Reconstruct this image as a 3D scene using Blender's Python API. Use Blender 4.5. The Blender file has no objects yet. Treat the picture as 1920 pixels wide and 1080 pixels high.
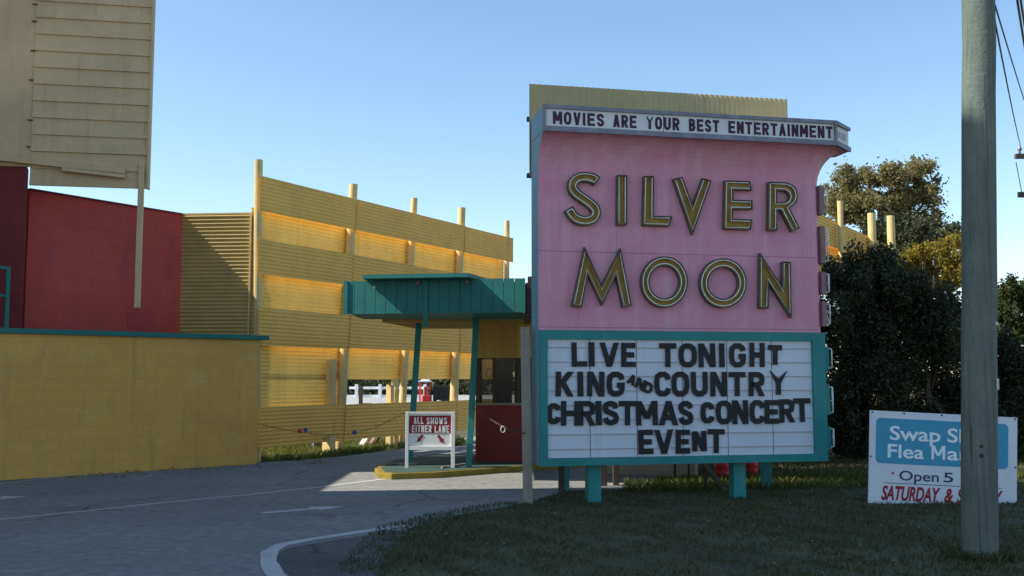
import bpy, bmesh, math, random
import numpy as np
from mathutils import Vector, Matrix

S = bpy.context.scene
COL = S.collection
R = math.radians
random.seed(7)
RNG = np.random.default_rng(7)

# ------------------------------------------------------------------ camera, sky, sun, exposure
FPX = 1900.0                      # focal length in pixels of the 1920 wide photograph
CAM_H = 1.65
PITCH = math.atan(165.0 / FPX)
cam_d = bpy.data.cameras.new('camera')
cam_d.sensor_width = 36.0
cam_d.lens = 36.0 * FPX / 1920.0
cam_d.clip_start = 0.05
cam_d.clip_end = 8000
cam = bpy.data.objects.new('camera', cam_d)
COL.objects.link(cam)
cam.location = (0, 0, CAM_H)
cam.rotation_euler = (math.pi / 2 + PITCH, 0, 0)
S.camera = cam

SUN_EL, SUN_AZ = R(41.5), R(7.0)   # sun from the left, a little to the camera's side
sun_dir = Vector((-math.cos(SUN_EL) * math.cos(SUN_AZ), -math.cos(SUN_EL) * math.sin(SUN_AZ), math.sin(SUN_EL)))
world = bpy.data.worlds.new('World')
S.world = world
world.use_nodes = True
wn = world.node_tree
sky = wn.nodes.new('ShaderNodeTexSky')
sky.sky_type = 'NISHITA'
sky.sun_disc = False
sky.sun_elevation = SUN_EL
sky.sun_rotation = math.atan2(sun_dir.x, sun_dir.y)
sky.altitude = 0
sky.air_density = 1.0
sky.dust_density = 0.3
sky.ozone_density = 1.2
hs = wn.nodes.new('ShaderNodeHueSaturation')
hs.inputs['Hue'].default_value = 0.495
hs.inputs['Saturation'].default_value = 1.08
wn.links.new(sky.outputs[0], hs.inputs['Color'])
wn.links.new(hs.outputs[0], wn.nodes['Background'].inputs[0])
wn.nodes['Background'].inputs[1].default_value = 0.12
sl = bpy.data.lights.new('sun', 'SUN')
sl.energy = 4.2
sl.angle = R(0.5)
sl.color = (1.0, 0.93, 0.80)
so = bpy.data.objects.new('sun', sl)
COL.objects.link(so)
so.location = (-20, -5, 30)
so.rotation_euler = sun_dir.to_track_quat('Z', 'Y').to_euler()
S.view_settings.view_transform = 'Standard'
S.view_settings.look = 'None'
S.view_settings.exposure = 0.85
S.view_settings.gamma = 1.0

# ------------------------------------------------------------------ helpers: photograph geometry
FW = Vector((0, math.cos(PITCH), math.sin(PITCH)))
UP = Vector((0, -math.sin(PITCH), math.cos(PITCH)))
CAM = Vector((0, 0, CAM_H))
def ray(px, py):
    return FW + Vector((1, 0, 0)) * ((px - 960) / FPX) + UP * ((540 - py) / FPX)
def at(px, py, Y):
    r = ray(px, py)
    return CAM + r * (Y / r.y)
def gnd(px, py, z=0.0):
    r = ray(px, py)
    return CAM + r * ((z - CAM_H) / r.z)
def hit(px, py, O, n):
    r = ray(px, py)
    return CAM + r * ((O - CAM).dot(n) / r.dot(n))

# ------------------------------------------------------------------ helpers: objects
ORG = {}
def tag(o, label=None, cat=None, group=None, kind=None):
    if label: o['label'] = label
    if cat: o['category'] = cat
    if group: o['group'] = group
    if kind: o['kind'] = kind
    return o
def thing(name, loc, label, cat, group=None):
    o = bpy.data.objects.new(name, None)
    o.empty_display_size = 0.3
    COL.objects.link(o)
    o.location = loc
    ORG[o.name] = Vector(loc)
    return tag(o, label, cat, group)
def link_mesh(name, me, mat, parent=None, smooth=False):
    o = bpy.data.objects.new(name, me)
    COL.objects.link(o)
    if isinstance(mat, (list, tuple)):
        for m in mat: me.materials.append(m)
    elif mat: me.materials.append(mat)
    if parent is not None:
        org = ORG[parent.name]
        me.transform(Matrix.Translation(-org))
        o.parent = parent
        ORG[o.name] = org
    if smooth:
        me.polygons.foreach_set('use_smooth', [True] * len(me.polygons))
    me.update()
    return o
class MB:
    def __init__(s):
        s.v, s.f, s.m = [], [], []
    def add(s, vs, fs, mi=0):
        b = len(s.v)
        s.v += [Vector(v) for v in vs]
        s.f += [tuple(b + i for i in f) for f in fs]
        s.m += [mi] * len(fs)
        return s
    def hexa(s, p, mi=0):                       # eight corners: bottom four, top four, both counter-clockwise
        return s.add(p, [(3, 2, 1, 0), (4, 5, 6, 7), (0, 1, 5, 4), (1, 2, 6, 5), (2, 3, 7, 6), (3, 0, 4, 7)], mi)
    def box(s, c, sx, sy, sz, ax=(1, 0, 0), az=(0, 0, 1), mi=0):   # centre, sizes, local x axis, local z axis
        ax = Vector(ax).normalized(); az = Vector(az).normalized(); ay = az.cross(ax).normalized(); ax = ay.cross(az).normalized()
        c = Vector(c); q = []
        for k in (-.5, .5):
            for i, j in ((-.5, -.5), (.5, -.5), (.5, .5), (-.5, .5)):
                q.append(c + ax * (i * sx) + ay * (j * sy) + az * (k * sz))
        return s.hexa(q, mi)
    def bar(s, a, b, w, h, up=(0, 0, 1), mi=0):   # rectangular bar from a to b, w sideways, h along up
        a, b = Vector(a), Vector(b); d = (b - a).normalized(); up = Vector(up)
        side = d.cross(up)
        if side.length < 1e-4: side = d.cross(Vector((1, 0, 0)))
        side.normalize(); up = side.cross(d).normalized()
        q = []
        for p in (a, b):
            for i, j in ((-.5, -.5), (.5, -.5), (.5, .5), (-.5, .5)):
                q.append(p + side * (i * w) + up * (j * h))
        return s.hexa(q, mi)
    def tube(s, pts, r, n=8, closed=False, caps=True, mi=0):
        pts = [Vector(p) for p in pts]; m = len(pts); b = len(s.v); rr = r if isinstance(r, (list, tuple)) else [r] * m
        pv = None
        for i, p in enumerate(pts):
            if closed: d = pts[(i + 1) % m] - pts[i - 1]
            else: d = pts[min(i + 1, m - 1)] - pts[max(i - 1, 0)]
            d.normalize()
            if pv is None:
                t = Vector((0, 0, 1)) if abs(d.z) < .9 else Vector((1, 0, 0))
                x = d.cross(t).normalized()
            else:
                x = (pv - d * pv.dot(d)).normalized()
            pv = x; y = d.cross(x)
            for k in range(n):
                a = 2 * math.pi * k / n
                s.v.append(p + x * (math.cos(a) * rr[i]) + y * (math.sin(a) * rr[i]))
        for i in range(m if closed else m - 1):
            j = (i + 1) % m
            for k in range(n):
                k2 = (k + 1) % n
                s.f.append((b + i * n + k, b + i * n + k2, b + j * n + k2, b + j * n + k)); s.m.append(mi)
        if caps and not closed:
            s.f.append(tuple(b + k for k in range(n - 1, -1, -1))); s.m.append(mi)
            s.f.append(tuple(b + (m - 1) * n + k for k in range(n))); s.m.append(mi)
        return s
    def prism(s, outline, z0, z1, mi=0):            # ground outline list of (x, y)
        n = len(outline)
        vs = [Vector((x, y, z0)) for x, y in outline] + [Vector((x, y, z1)) for x, y in outline]
        fs = [tuple(range(n - 1, -1, -1)), tuple(range(n, 2 * n))] + [(i, (i + 1) % n, n + (i + 1) % n, n + i) for i in range(n)]
        return s.add(vs, fs, mi)
    def build(s, name, mat, parent=None, smooth=False, bevel=0, normals=True):
        me = bpy.data.meshes.new(name)
        me.from_pydata([tuple(v) for v in s.v], [], s.f)
        me.polygons.foreach_set('material_index', s.m)
        if normals or bevel:
            bm = bmesh.new(); bm.from_mesh(me)
            bmesh.ops.recalc_face_normals(bm, faces=bm.faces)
            if bevel:
                es = [e for e in bm.edges if e.is_manifold and e.calc_face_angle(0) > 0.6]
                bmesh.ops.bevel(bm, geom=es, offset=bevel, segments=2, affect='EDGES', profile=.6, clamp_overlap=True)
            bm.to_mesh(me); bm.free()
        return link_mesh(name, me, mat, parent, smooth)

# ------------------------------------------------------------------ helpers: materials
MATS = {}
def mat(name, col, rough=.8, var=.12, scale=2.5, bump=0.0, bscale=60, spec=.3, fine=.06, streak=0.0, streak_col=None,
        stain=0.0, stain_col=(.1, .09, .07), stain_scale=1.2, metal=0.0):
    m = bpy.data.materials.new(name); m.use_nodes = True
    nt = m.node_tree; N = nt.nodes; L = nt.links
    b = N['Principled BSDF']
    b.inputs['Roughness'].default_value = rough
    b.inputs['Specular IOR Level'].default_value = spec
    b.inputs['Metallic'].default_value = metal
    tc = N.new('ShaderNodeTexCoord')
    def noise(sc, det=6, mapping=None, ro=.6):
        n = N.new('ShaderNodeTexNoise'); n.inputs['Scale'].default_value = sc; n.inputs['Detail'].default_value = det; n.inputs['Roughness'].default_value = ro
        if mapping:
            mp = N.new('ShaderNodeMapping'); mp.inputs['Scale'].default_value = mapping
            L.new(tc.outputs['Object'], mp.inputs[0]); L.new(mp.outputs[0], n.inputs['Vector'])
        else: L.new(tc.outputs['Object'], n.inputs['Vector'])
        return n
    def mrange(sock, a, c, lo, hi):
        r = N.new('ShaderNodeMapRange'); r.inputs[1].default_value = a; r.inputs[2].default_value = c
        r.inputs[3].default_value = lo; r.inputs[4].default_value = hi
        L.new(sock, r.inputs[0]); return r.outputs[0]
    def mixc(fac, a, bcol, mode='MIX'):
        x = N.new('ShaderNodeMix'); x.data_type = 'RGBA'; x.blend_type = mode
        if isinstance(fac, float): x.inputs[0].default_value = fac
        else: L.new(fac, x.inputs[0])
        for i, q in ((6, a), (7, bcol)):
            if isinstance(q, tuple): x.inputs[i].default_value = (*q, 1) if len(q) == 3 else q
            else: L.new(q, x.inputs[i])
        return x.outputs[2]
    lo = tuple(max(0, c * (1 - var)) for c in col); hi = tuple(min(1, c * (1 + var)) for c in col)
    c = mixc(mrange(noise(scale).outputs[0], .3, .7, 0, 1), lo, hi)
    f = mrange(noise(scale * 22, 3).outputs[0], .25, .75, 1 - fine, 1 + fine)
    cv = N.new('ShaderNodeVectorMath'); cv.operation = 'SCALE'; L.new(c, cv.inputs[0]); L.new(f, cv.inputs['Scale']); c = cv.outputs[0]
    if streak:
        n = noise(1.0, 5, (7, 7, .35))
        c = mixc(mrange(n.outputs[0], .5, .72, 0, streak), c, streak_col or tuple(x * .5 for x in col))
    if stain:
        n = noise(stain_scale, 8, None, .7)
        c = mixc(mrange(n.outputs[0], .55, .7, 0, stain), c, stain_col)
    L.new(c, b.inputs['Base Color'])
    if bump:
        n = noise(bscale, 5)
        bp = N.new('ShaderNodeBump'); bp.inputs['Strength'].default_value = bump; bp.inputs['Distance'].default_value = .02
        L.new(n.outputs[0], bp.inputs['Height']); L.new(bp.outputs[0], b.inputs['Normal'])
    m['_c'] = 0
    MATS[name] = m
    return m
def brick_mat(name, col, angle, bw=.40, bh=.20, mortar=.85, bump=.35, **kw):
    m = mat(name, col, **kw)
    nt = m.node_tree; N = nt.nodes; L = nt.links; b = N['Principled BSDF']
    tc = N.new('ShaderNodeTexCoord'); mp = N.new('ShaderNodeMapping'); mp.inputs['Rotation'].default_value = (0, 0, -angle)
    L.new(tc.outputs['Object'], mp.inputs[0])
    sp = N.new('ShaderNodeSeparateXYZ'); cb = N.new('ShaderNodeCombineXYZ'); L.new(mp.outputs[0], sp.inputs[0])
    L.new(sp.outputs[0], cb.inputs[0]); L.new(sp.outputs[2], cb.inputs[1])
    br = N.new('ShaderNodeTexBrick'); L.new(cb.outputs[0], br.inputs['Vector'])
    br.inputs['Scale'].default_value = 1; br.inputs['Brick Width'].default_value = bw; br.inputs['Row Height'].default_value = bh
    br.inputs['Mortar Size'].default_value = .008; br.inputs['Mortar Smooth'].default_value = .3
    br.inputs['Color1'].default_value = (1, 1, 1, 1); br.inputs['Color2'].default_value = (.94, .94, .94, 1); br.inputs['Mortar'].default_value = (mortar, mortar, mortar, 1)
    src = b.inputs['Base Color'].links[0].from_socket
    x = N.new('ShaderNodeMix'); x.data_type = 'RGBA'; x.blend_type = 'MULTIPLY'; x.inputs[0].default_value = 1
    L.new(src, x.inputs[6]); L.new(br.outputs['Color'], x.inputs[7]); L.new(x.outputs[2], b.inputs['Base Color'])
    bp = N.new('ShaderNodeBump'); bp.invert = True; bp.inputs['Strength'].default_value = bump; bp.inputs['Distance'].default_value = .012
    L.new(br.outputs['Fac'], bp.inputs['Height'])
    if b.inputs['Normal'].links: L.new(b.inputs['Normal'].links[0].from_socket, bp.inputs['Normal'])
    L.new(bp.outputs[0], b.inputs['Normal'])
    return m
def leaf_mat(name, cols, trans=.25):
    m = bpy.data.materials.new(name); m.use_nodes = True
    N = m.node_tree.nodes; L = m.node_tree.links; b = N['Principled BSDF']
    g = N.new('ShaderNodeNewGeometry'); rp = N.new('ShaderNodeValToRGB')
    L.new(g.outputs['Random Per Island'], rp.inputs[0])
    els = rp.color_ramp.elements
    els[0].position = 0; els[0].color = (*cols[0], 1); els[1].position = 1; els[1].color = (*cols[-1], 1)
    for i, c in enumerate(cols[1:-1]):
        e = els.new((i + 1) / (len(cols) - 1)); e.color = (*c, 1)
    L.new(rp.outputs[0], b.inputs['Base Color'])
    b.inputs['Roughness'].default_value = .6; b.inputs['Specular IOR Level'].default_value = .25
    tr = N.new('ShaderNodeBsdfTranslucent'); L.new(rp.outputs[0], tr.inputs[0])
    mx = N.new('ShaderNodeMixShader'); mx.inputs[0].default_value = trans
    L.new(b.outputs[0], mx.inputs[1]); L.new(tr.outputs[0], mx.inputs[2])
    L.new(mx.outputs[0], N['Material Output'].inputs[0])
    return m

def fibre_mat(name, col):
    m = mat(name, col, .5, .10, 1.6, fine=.03, spec=.35, streak=.25, streak_col=(.40, .26, .08))
    N = m.node_tree.nodes; L = m.node_tree.links; b = N['Principled BSDF']; src = b.inputs['Base Color'].links[0].from_socket
    tr = N.new('ShaderNodeBsdfTranslucent'); L.new(src, tr.inputs[0]); mx = N.new('ShaderNodeMixShader'); mx.inputs[0].default_value = .08
    L.new(b.outputs[0], mx.inputs[1]); L.new(tr.outputs[0], mx.inputs[2]); L.new(mx.outputs[0], N['Material Output'].inputs[0])
    return m
YEL = (.60, .42, .15)
M = {}
M['fence'] = mat('fence_paint', (.76, .43, .085), .55, .08, 1.6, fine=.03, spec=.35, stain=.25, stain_col=(.32, .22, .10), stain_scale=1.0)
M['fibre'] = fibre_mat('yellow_fibreglass', (.77, .53, .13))
M['post'] = mat('post_paint', (.66, .50, .22), .7, .12, 3, bump=.25, bscale=14, streak=.35, streak_col=(.30, .22, .12))
M['teal'] = mat('teal_paint', (.018, .16, .14), .55, .14, 3, fine=.05, stain=.22, stain_col=(.05, .22, .24), stain_scale=2)
M['teal_sign'] = mat('teal_sign_paint', (.022, .21, .21), .5, .12, 2, fine=.04, streak=.3, streak_col=(.05, .25, .28))
M['teal_side_lit'] = mat('side_lit_teal', (.17, .34, .42), .6, .1, 2, fine=.04, streak=.3, streak_col=(.25, .36, .42))  # teal paled to carry the faint light on the marquee's left end
M['pink'] = mat('pink_paint', (.63, .275, .36), .6, .08, 1.6, fine=.06, spec=.25, streak=.5, streak_col=(.66, .42, .50), stain=.4, stain_col=(.58, .21, .31), stain_scale=1.5)
M['white_panel'] = mat('white_acrylic', (.56, .61, .70), .35, .05, 1.5, fine=.02, spec=.4, stain=.25, stain_col=(.5, .54, .6), stain_scale=1.2)
M['white'] = mat('white_paint', (.78, .78, .78), .5, .06, 4, fine=.03, stain=.2, stain_col=(.5, .48, .45), stain_scale=3)
M['fascia_white'] = mat('faded_white_paint', (.62, .64, .66), .6, .08, 3, fine=.05, stain=.3, stain_col=(.38, .38, .42), stain_scale=3)
M['black'] = mat('black_letter', (.012, .012, .016), .45, .3, 4, spec=.3)
M['maroon'] = mat('faded_maroon_paint', (.060, .020, .042), .7, .35, 6, fine=.2, stain=.4, stain_col=(.22, .16, .2), stain_scale=9)
M['gold'] = mat('gold_letter_face', (.31, .185, .032), .6, .25, 6, fine=.12, stain=.35, stain_col=(.15, .085, .02), stain_scale=5)
M['rim'] = mat('letter_rim_metal', (.13, .105, .075), .55, .3, 10, fine=.2, stain=.5, stain_col=(.05, .045, .04), stain_scale=9)
M['neon'] = mat('unlit_neon_glass', (.72, .74, .72), .25, .2, 20, spec=.5)
M['rose_metal'] = mat('dusty_rose_metal', (.25, .15, .16), .6, .2, 8, streak=.3)
M['seam'] = mat('dark_seam', (.10, .09, .10), .7, .3, 8)
M['tan'] = mat('tan_siding_paint', (.61, .455, .265), .75, .10, 1.2, fine=.05, bump=.1, bscale=30, streak=.3, streak_col=(.36, .29, .17), stain=.25, stain_col=(.38, .31, .2), stain_scale=1.4)
M['back_metal'] = mat('yellowed_metal', (.42, .34, .17), .6, .08, 2, fine=.04, streak=.4, streak_col=(.32, .26, .16))
M['grey_wood'] = mat('weathered_wood', (.30, .26, .21), .85, .15, 3, bump=.35, bscale=30, streak=.5, streak_col=(.18, .15, .12))
M['dark_wood'] = mat('dark_weathered_wood', (.085, .065, .055), .85, .3, 4, bump=.3, bscale=30, streak=.3)
M['pole'] = mat('treated_pole_wood', (.115, .145, .125), .85, .16, 2.2, bump=.5, bscale=22, fine=.15, streak=.65, streak_col=(.075, .085, .075), stain=.3, stain_col=(.2, .19, .14), stain_scale=2.2)
M['steel'] = mat('galvanised_steel', (.30, .31, .32), .5, .2, 6, metal=.6)
M['dark'] = mat('dark_metal', (.03, .03, .032), .6, .3, 5)
M['red_paint'] = mat('red_wall_paint', (.24, .030, .028), .65, .15, 2, fine=.06)
M['red'] = mat('bright_red_paint', (.55, .03, .035), .4, .12, 6)
M['sign_red'] = mat('sign_red', (.30, .018, .03), .5, .08, 6)
M['sign_blue'] = mat('sign_light_blue', (.05, .30, .46), .45, .05, 4, fine=.02)
M['sign_navy'] = mat('sign_navy', (.03, .05, .12), .5, .05, 4)
M['asphalt'] = mat('worn_asphalt', (.245, .245, .24), .9, .16, .35, bump=.5, bscale=130, fine=.28, stain=.6, stain_col=(.145, .145, .145), stain_scale=.5)
M['old_asphalt'] = mat('dark_asphalt', (.115, .115, .115), .9, .2, .5, bump=.5, bscale=120, fine=.3, stain=.4, stain_col=(.05, .05, .05), stain_scale=.9)
M['bounce_road'] = mat('pale_asphalt', (.27, .265, .25), .9, .12, .4, bump=.4, bscale=120, fine=.25)
M['line'] = mat('worn_road_paint', (.50, .50, .49), .8, .15, 5, fine=.2, stain=.85, stain_col=(.25, .25, .245), stain_scale=5)
M['kerb_yellow'] = mat('kerb_yellow_paint', (.23, .17, .026), .75, .2, 4, fine=.15, stain=.5, stain_col=(.16, .13, .07), stain_scale=5)
M['island_green'] = mat('dark_green_floor_paint', (.045, .085, .075), .8, .2, 3, fine=.12, stain=.5, stain_col=(.10, .12, .11), stain_scale=4)
M['earth'] = mat('grass_ground', (.085, .078, .042), .95, .35, .8, bump=.6, bscale=50, fine=.3, stain=.5, stain_col=(.11, .09, .05), stain_scale=1.3)
M['gravel'] = mat('pale_gravel', (.36, .35, .33), .95, .12, .5, bump=.4, bscale=60, fine=.2)
M['grass_blade'] = leaf_mat('grass_blades', [(.045, .055, .018), (.065, .075, .025), (.10, .10, .036), (.17, .14, .065)], .3)
M['weed'] = leaf_mat('weed_blades', [(.05, .085, .014), (.09, .13, .02), (.16, .17, .035), (.2, .17, .06)], .35)

def cracks(m, scale, dark, width=.012, rot=0.3):
    N = m.node_tree.nodes; L = m.node_tree.links; b = N['Principled BSDF']; src = b.inputs['Base Color'].links[0].from_socket
    tc = N.new('ShaderNodeTexCoord'); nz = N.new('ShaderNodeTexNoise'); nz.inputs['Scale'].default_value = 1.3; nz.inputs['Detail'].default_value = 6
    L.new(tc.outputs['Object'], nz.inputs['Vector'])
    ad = N.new('ShaderNodeMix'); ad.data_type = 'RGBA'; ad.inputs[0].default_value = .35; L.new(tc.outputs['Object'], ad.inputs[6]); L.new(nz.outputs['Color'], ad.inputs[7])
    v = N.new('ShaderNodeTexVoronoi'); v.feature = 'DISTANCE_TO_EDGE'; v.inputs['Scale'].default_value = scale; L.new(ad.outputs[2], v.inputs['Vector'])
    r = N.new('ShaderNodeMapRange'); r.inputs[1].default_value = width * .3; r.inputs[2].default_value = width; r.inputs[3].default_value = 1; r.inputs[4].default_value = 0; L.new(v.outputs['Distance'], r.inputs[0])
    n2 = N.new('ShaderNodeTexNoise'); n2.inputs['Scale'].default_value = .5; L.new(tc.outputs['Object'], n2.inputs['Vector'])
    r2 = N.new('ShaderNodeMapRange'); r2.inputs[1].default_value = .45; r2.inputs[2].default_value = .6; L.new(n2.outputs[0], r2.inputs[0])
    mu = N.new('ShaderNodeMath'); mu.operation = 'MULTIPLY'; L.new(r.outputs[0], mu.inputs[0]); L.new(r2.outputs[0], mu.inputs[1])
    x = N.new('ShaderNodeMix'); x.data_type = 'RGBA'; L.new(mu.outputs[0], x.inputs[0]); L.new(src, x.inputs[6]); x.inputs[7].default_value = (*dark, 1); L.new(x.outputs[2], b.inputs['Base Color'])
def streaks(m, col, scl, lo, hi, amt):
    N = m.node_tree.nodes; L = m.node_tree.links; b = N['Principled BSDF']; src = b.inputs['Base Color'].links[0].from_socket
    tc = N.new('ShaderNodeTexCoord'); mp = N.new('ShaderNodeMapping'); mp.inputs['Scale'].default_value = scl; mp.inputs['Location'].default_value = (random.uniform(0, 9), random.uniform(0, 9), 3)
    n = N.new('ShaderNodeTexNoise'); n.inputs['Scale'].default_value = 1; n.inputs['Detail'].default_value = 7; n.inputs['Roughness'].default_value = .65
    L.new(tc.outputs['Object'], mp.inputs[0]); L.new(mp.outputs[0], n.inputs['Vector'])
    r = N.new('ShaderNodeMapRange'); r.inputs[1].default_value = lo; r.inputs[2].default_value = hi; r.inputs[3].default_value = 0; r.inputs[4].default_value = amt; L.new(n.outputs[0], r.inputs[0])
    x = N.new('ShaderNodeMix'); x.data_type = 'RGBA'; L.new(r.outputs[0], x.inputs[0]); L.new(src, x.inputs[6]); x.inputs[7].default_value = (*col, 1); L.new(x.outputs[2], b.inputs['Base Color'])
streaks(M['pink'], (.66, .44, .49), (9, 9, .5), .54, .7, .42); streaks(M['pink'], (.36, .15, .13), (14, 14, .7), .62, .74, .5); streaks(M['pink'], (.62, .19, .33), (1.2, 1.2, 1.6), .5, .7, .5)
streaks(M['pole'], (.05, .06, .055), (34, 34, .7), .54, .66, .7); streaks(M['pole'], (.22, .23, .18), (20, 20, .5), .58, .72, .55); streaks(M['pole'], (.10, .085, .06), (2.5, 2.5, .9), .55, .7, .5)
streaks(M['tan'], (.30, .20, .10), (8, 8, .6), .60, .75, .5); streaks(M['tan'], (.36, .30, .20), (2, 2, 3), .55, .7, .4)
streaks(M['fence'], (.36, .22, .08), (5, 5, 1.2), .60, .74, .55); streaks(M['post'], (.22, .13, .06), (9, 9, 1.0), .6, .72, .6)
streaks(M['teal'], (.03, .09, .09), (6, 6, 1.5), .58, .72, .6); streaks(M['teal_sign'], (.10, .26, .26), (7, 7, .9), .58, .72, .5); streaks(M['white_panel'], (.42, .44, .48), (5, 5, .6), .58, .74, .5)
streaks(M['back_metal'], (.26, .18, .09), (8, 8, .5), .58, .72, .6); streaks(M['red_paint'], (.12, .03, .03), (5, 5, .9), .55, .7, .6)
streaks(M['asphalt'], (.17, .17, .17), (.25, 1.8, 1), .55, .72, .5); streaks(M['asphalt'], (.07, .07, .07), (1.7, 1.7, 1), .68, .76, .8); streaks(M['asphalt'], (.30, .30, .29), (.9, 3.0, 1), .60, .75, .25)
streaks(M['kerb_yellow'], (.14, .12, .08), (4, 4, 5), .55, .68, .7)
cracks(M['asphalt'], .45, (.13, .13, .13), .010); cracks(M['old_asphalt'], .8, (.03, .03, .03), .02)
# ------------------------------------------------------------------ ground, drive, markings
def sheet(name, pts, z, m, parent=None):
    b = MB(); b.add([(p[0], p[1], z) for p in pts], [tuple(range(len(pts)))])
    o = b.build(name, m, parent)
    if o.data.polygons[0].normal.z < 0: o.data.flip_normals()
    return o
tag(sheet('ground', [(-3000, -500), (3000, -500), (3000, 5000), (-3000, 5000)], 0.0, M['earth']), kind='structure')
def gp(px, py): 
    p = gnd(px, py); return (p.x, p.y)
# paved drive: bounded on the right by the grass verge, on the far left by the wall and fence
verge_edge = [gp(705, 1080), gp(722, 1040), gp(765, 992), gp(860, 966), gp(985, 944), gp(1060, 922)]
drive = [(-14, -6), (-1.6, -6)] + [(-1.55, 5.0)] + verge_edge + [(1.9, 15.2), (2.3, 16.2), (2.6, 18.5), (2.8, 40)] + \
        [gp(752, 842), gp(640, 856), gp(484, 868), (-5.4, 18.9), (-14, 14)]
tag(sheet('road', drive, 0.004, M['asphalt']), kind='structure')
tag(sheet('gravel_lot', [(-60, 46), (-1, 46), (5, 60), (5, 92), (-60, 92)], 0.004, M['gravel']), kind='structure')
tag(sheet('bounce_road', [(-80, -16), (80, -16), (80, 3.6), (-80, 3.6)], 0.0055, M['bounce_road']), kind='structure')  # unseen pale road added behind the camera to bounce fill light
def stripe(name, pix, w, z=.008, m=None, world_pts=None):
    P = world_pts or [gnd(*p) for p in pix]
    b = MB(); vs = []
    n = len(P)
    for i in range(n):
        d = (P[min(i + 1, n - 1)] - P[max(i - 1, 0)]); d.z = 0; d.normalize(); nn = Vector((-d.y, d.x, 0))
        ww = w[i] if isinstance(w, (list, tuple)) else w
        j = random.uniform(.85, 1.1)
        vs += [(P[i].x + nn.x * ww * j / 2, P[i].y + nn.y * ww * j / 2, z), (P[i].x - nn.x * ww * j / 2, P[i].y - nn.y * ww * j / 2, z)]
    b.add(vs, [(2 * i, 2 * i + 1, 2 * i + 3, 2 * i + 2) for i in range(n - 1)])
    o = b.build(name, m or M['line'])
    if o.data.polygons[0].normal.z < 0: o.data.flip_normals()
    return tag(o, kind='structure')
def dense(pix, k=6):
    out = []
    for (a, b_) in zip(pix[:-1], pix[1:]):
        for i in range(k): out.append((a[0] + (b_[0] - a[0]) * i / k, a[1] + (b_[1] - a[1]) * i / k))
    return out + [pix[-1]]
stripe('lane_line', dense([(-20, 977), (200, 955), (300, 944), (450, 930), (600, 914), (728, 898)]), .09)
stripe('lane_line', dense([(-10, 909), (100, 896), (220, 884), (350, 873), (470, 868)], 4), .07)
stripe('lane_line', dense([(545, 1100), (515, 1078), (503, 1055), (505, 1036), (527, 1023), (585, 1012), (680, 998), (760, 986)], 4), [.15] * 30)
# darker old asphalt between the curved line and the grass
inner = [gp(548, 1085), gp(520, 1062), (gp(518, 1040)), gp(538, 1029), gp(600, 1018), gp(690, 1004), gp(762, 993), gp(722, 1040), gp(705, 1085)]
tag(sheet('worn_shoulder', inner, 0.0065, M['old_asphalt']), kind='structure')
def arrow(name, tail, tip, w):
    a, b_ = gnd(*tail), gnd(*tip); a.z = b_.z = 0; d = (b_ - a); Ln = d.length; d.normalize(); n = Vector((-d.y, d.x, 0))
    hl = Ln * .38
    q = [a + n * w / 2, a - n * w / 2, b_ - d * hl - n * w / 2, b_ - d * hl - n * w * 1.6, b_, b_ - d * hl + n * w * 1.6, b_ - d * hl + n * w / 2]
    o = sheet(name, [(p.x, p.y) for p in q], .008, M['line'])
    tag(o, kind='structure')
arrow('painted_arrow', (492, 963), (645, 950), .13)
arrow('painted_arrow', (-90, 938), (56, 932), .13)
# skid stains and oil drips are in the asphalt material; one dark blotch lies on the drive
def blades(name, n, region, h, w, m, zfun=None, label=None):
    """region(rng,k)->k x 2 ground points"""
    P = region(n); n = len(P)
    ang = RNG.uniform(0, 2 * np.pi, n); lean = RNG.normal(0, .35, (n, 2)); hh = h * RNG.uniform(.4, 1.25, n); ww = w * RNG.uniform(.6, 1.4, n)
    dx, dy = np.cos(ang) * ww / 2, np.sin(ang) * ww / 2
    V = np.zeros((n, 4, 3), np.float32)
    V[:, 0] = np.stack([P[:, 0] - dx, P[:, 1] - dy, np.zeros(n)], 1)
    V[:, 1] = np.stack([P[:, 0] + dx, P[:, 1] + dy, np.zeros(n)], 1)
    V[:, 2] = np.stack([P[:, 0] + dx * .7 + lean[:, 0] * hh * .5, P[:, 1] + dy * .7 + lean[:, 1] * hh * .5, hh * .6], 1)
    V[:, 3] = np.stack([P[:, 0] + lean[:, 0] * hh * 1.2, P[:, 1] + lean[:, 1] * hh * 1.2, hh], 1)
    me = bpy.data.meshes.new(name)
    me.vertices.add(4 * n); me.vertices.foreach_set('co', V.ravel())
    F = np.arange(4 * n, dtype=np.int32).reshape(n, 4)
    me.loops.add(4 * n); me.loops.foreach_set('vertex_index', F.ravel())
    me.polygons.add(n); me.polygons.foreach_set('loop_start', np.arange(0, 4 * n, 4, dtype=np.int32))
    me.update(calc_edges=True); me.validate()
    o = link_mesh(name, me, m)
    return tag(o, label, 'grass', kind='stuff')
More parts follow.
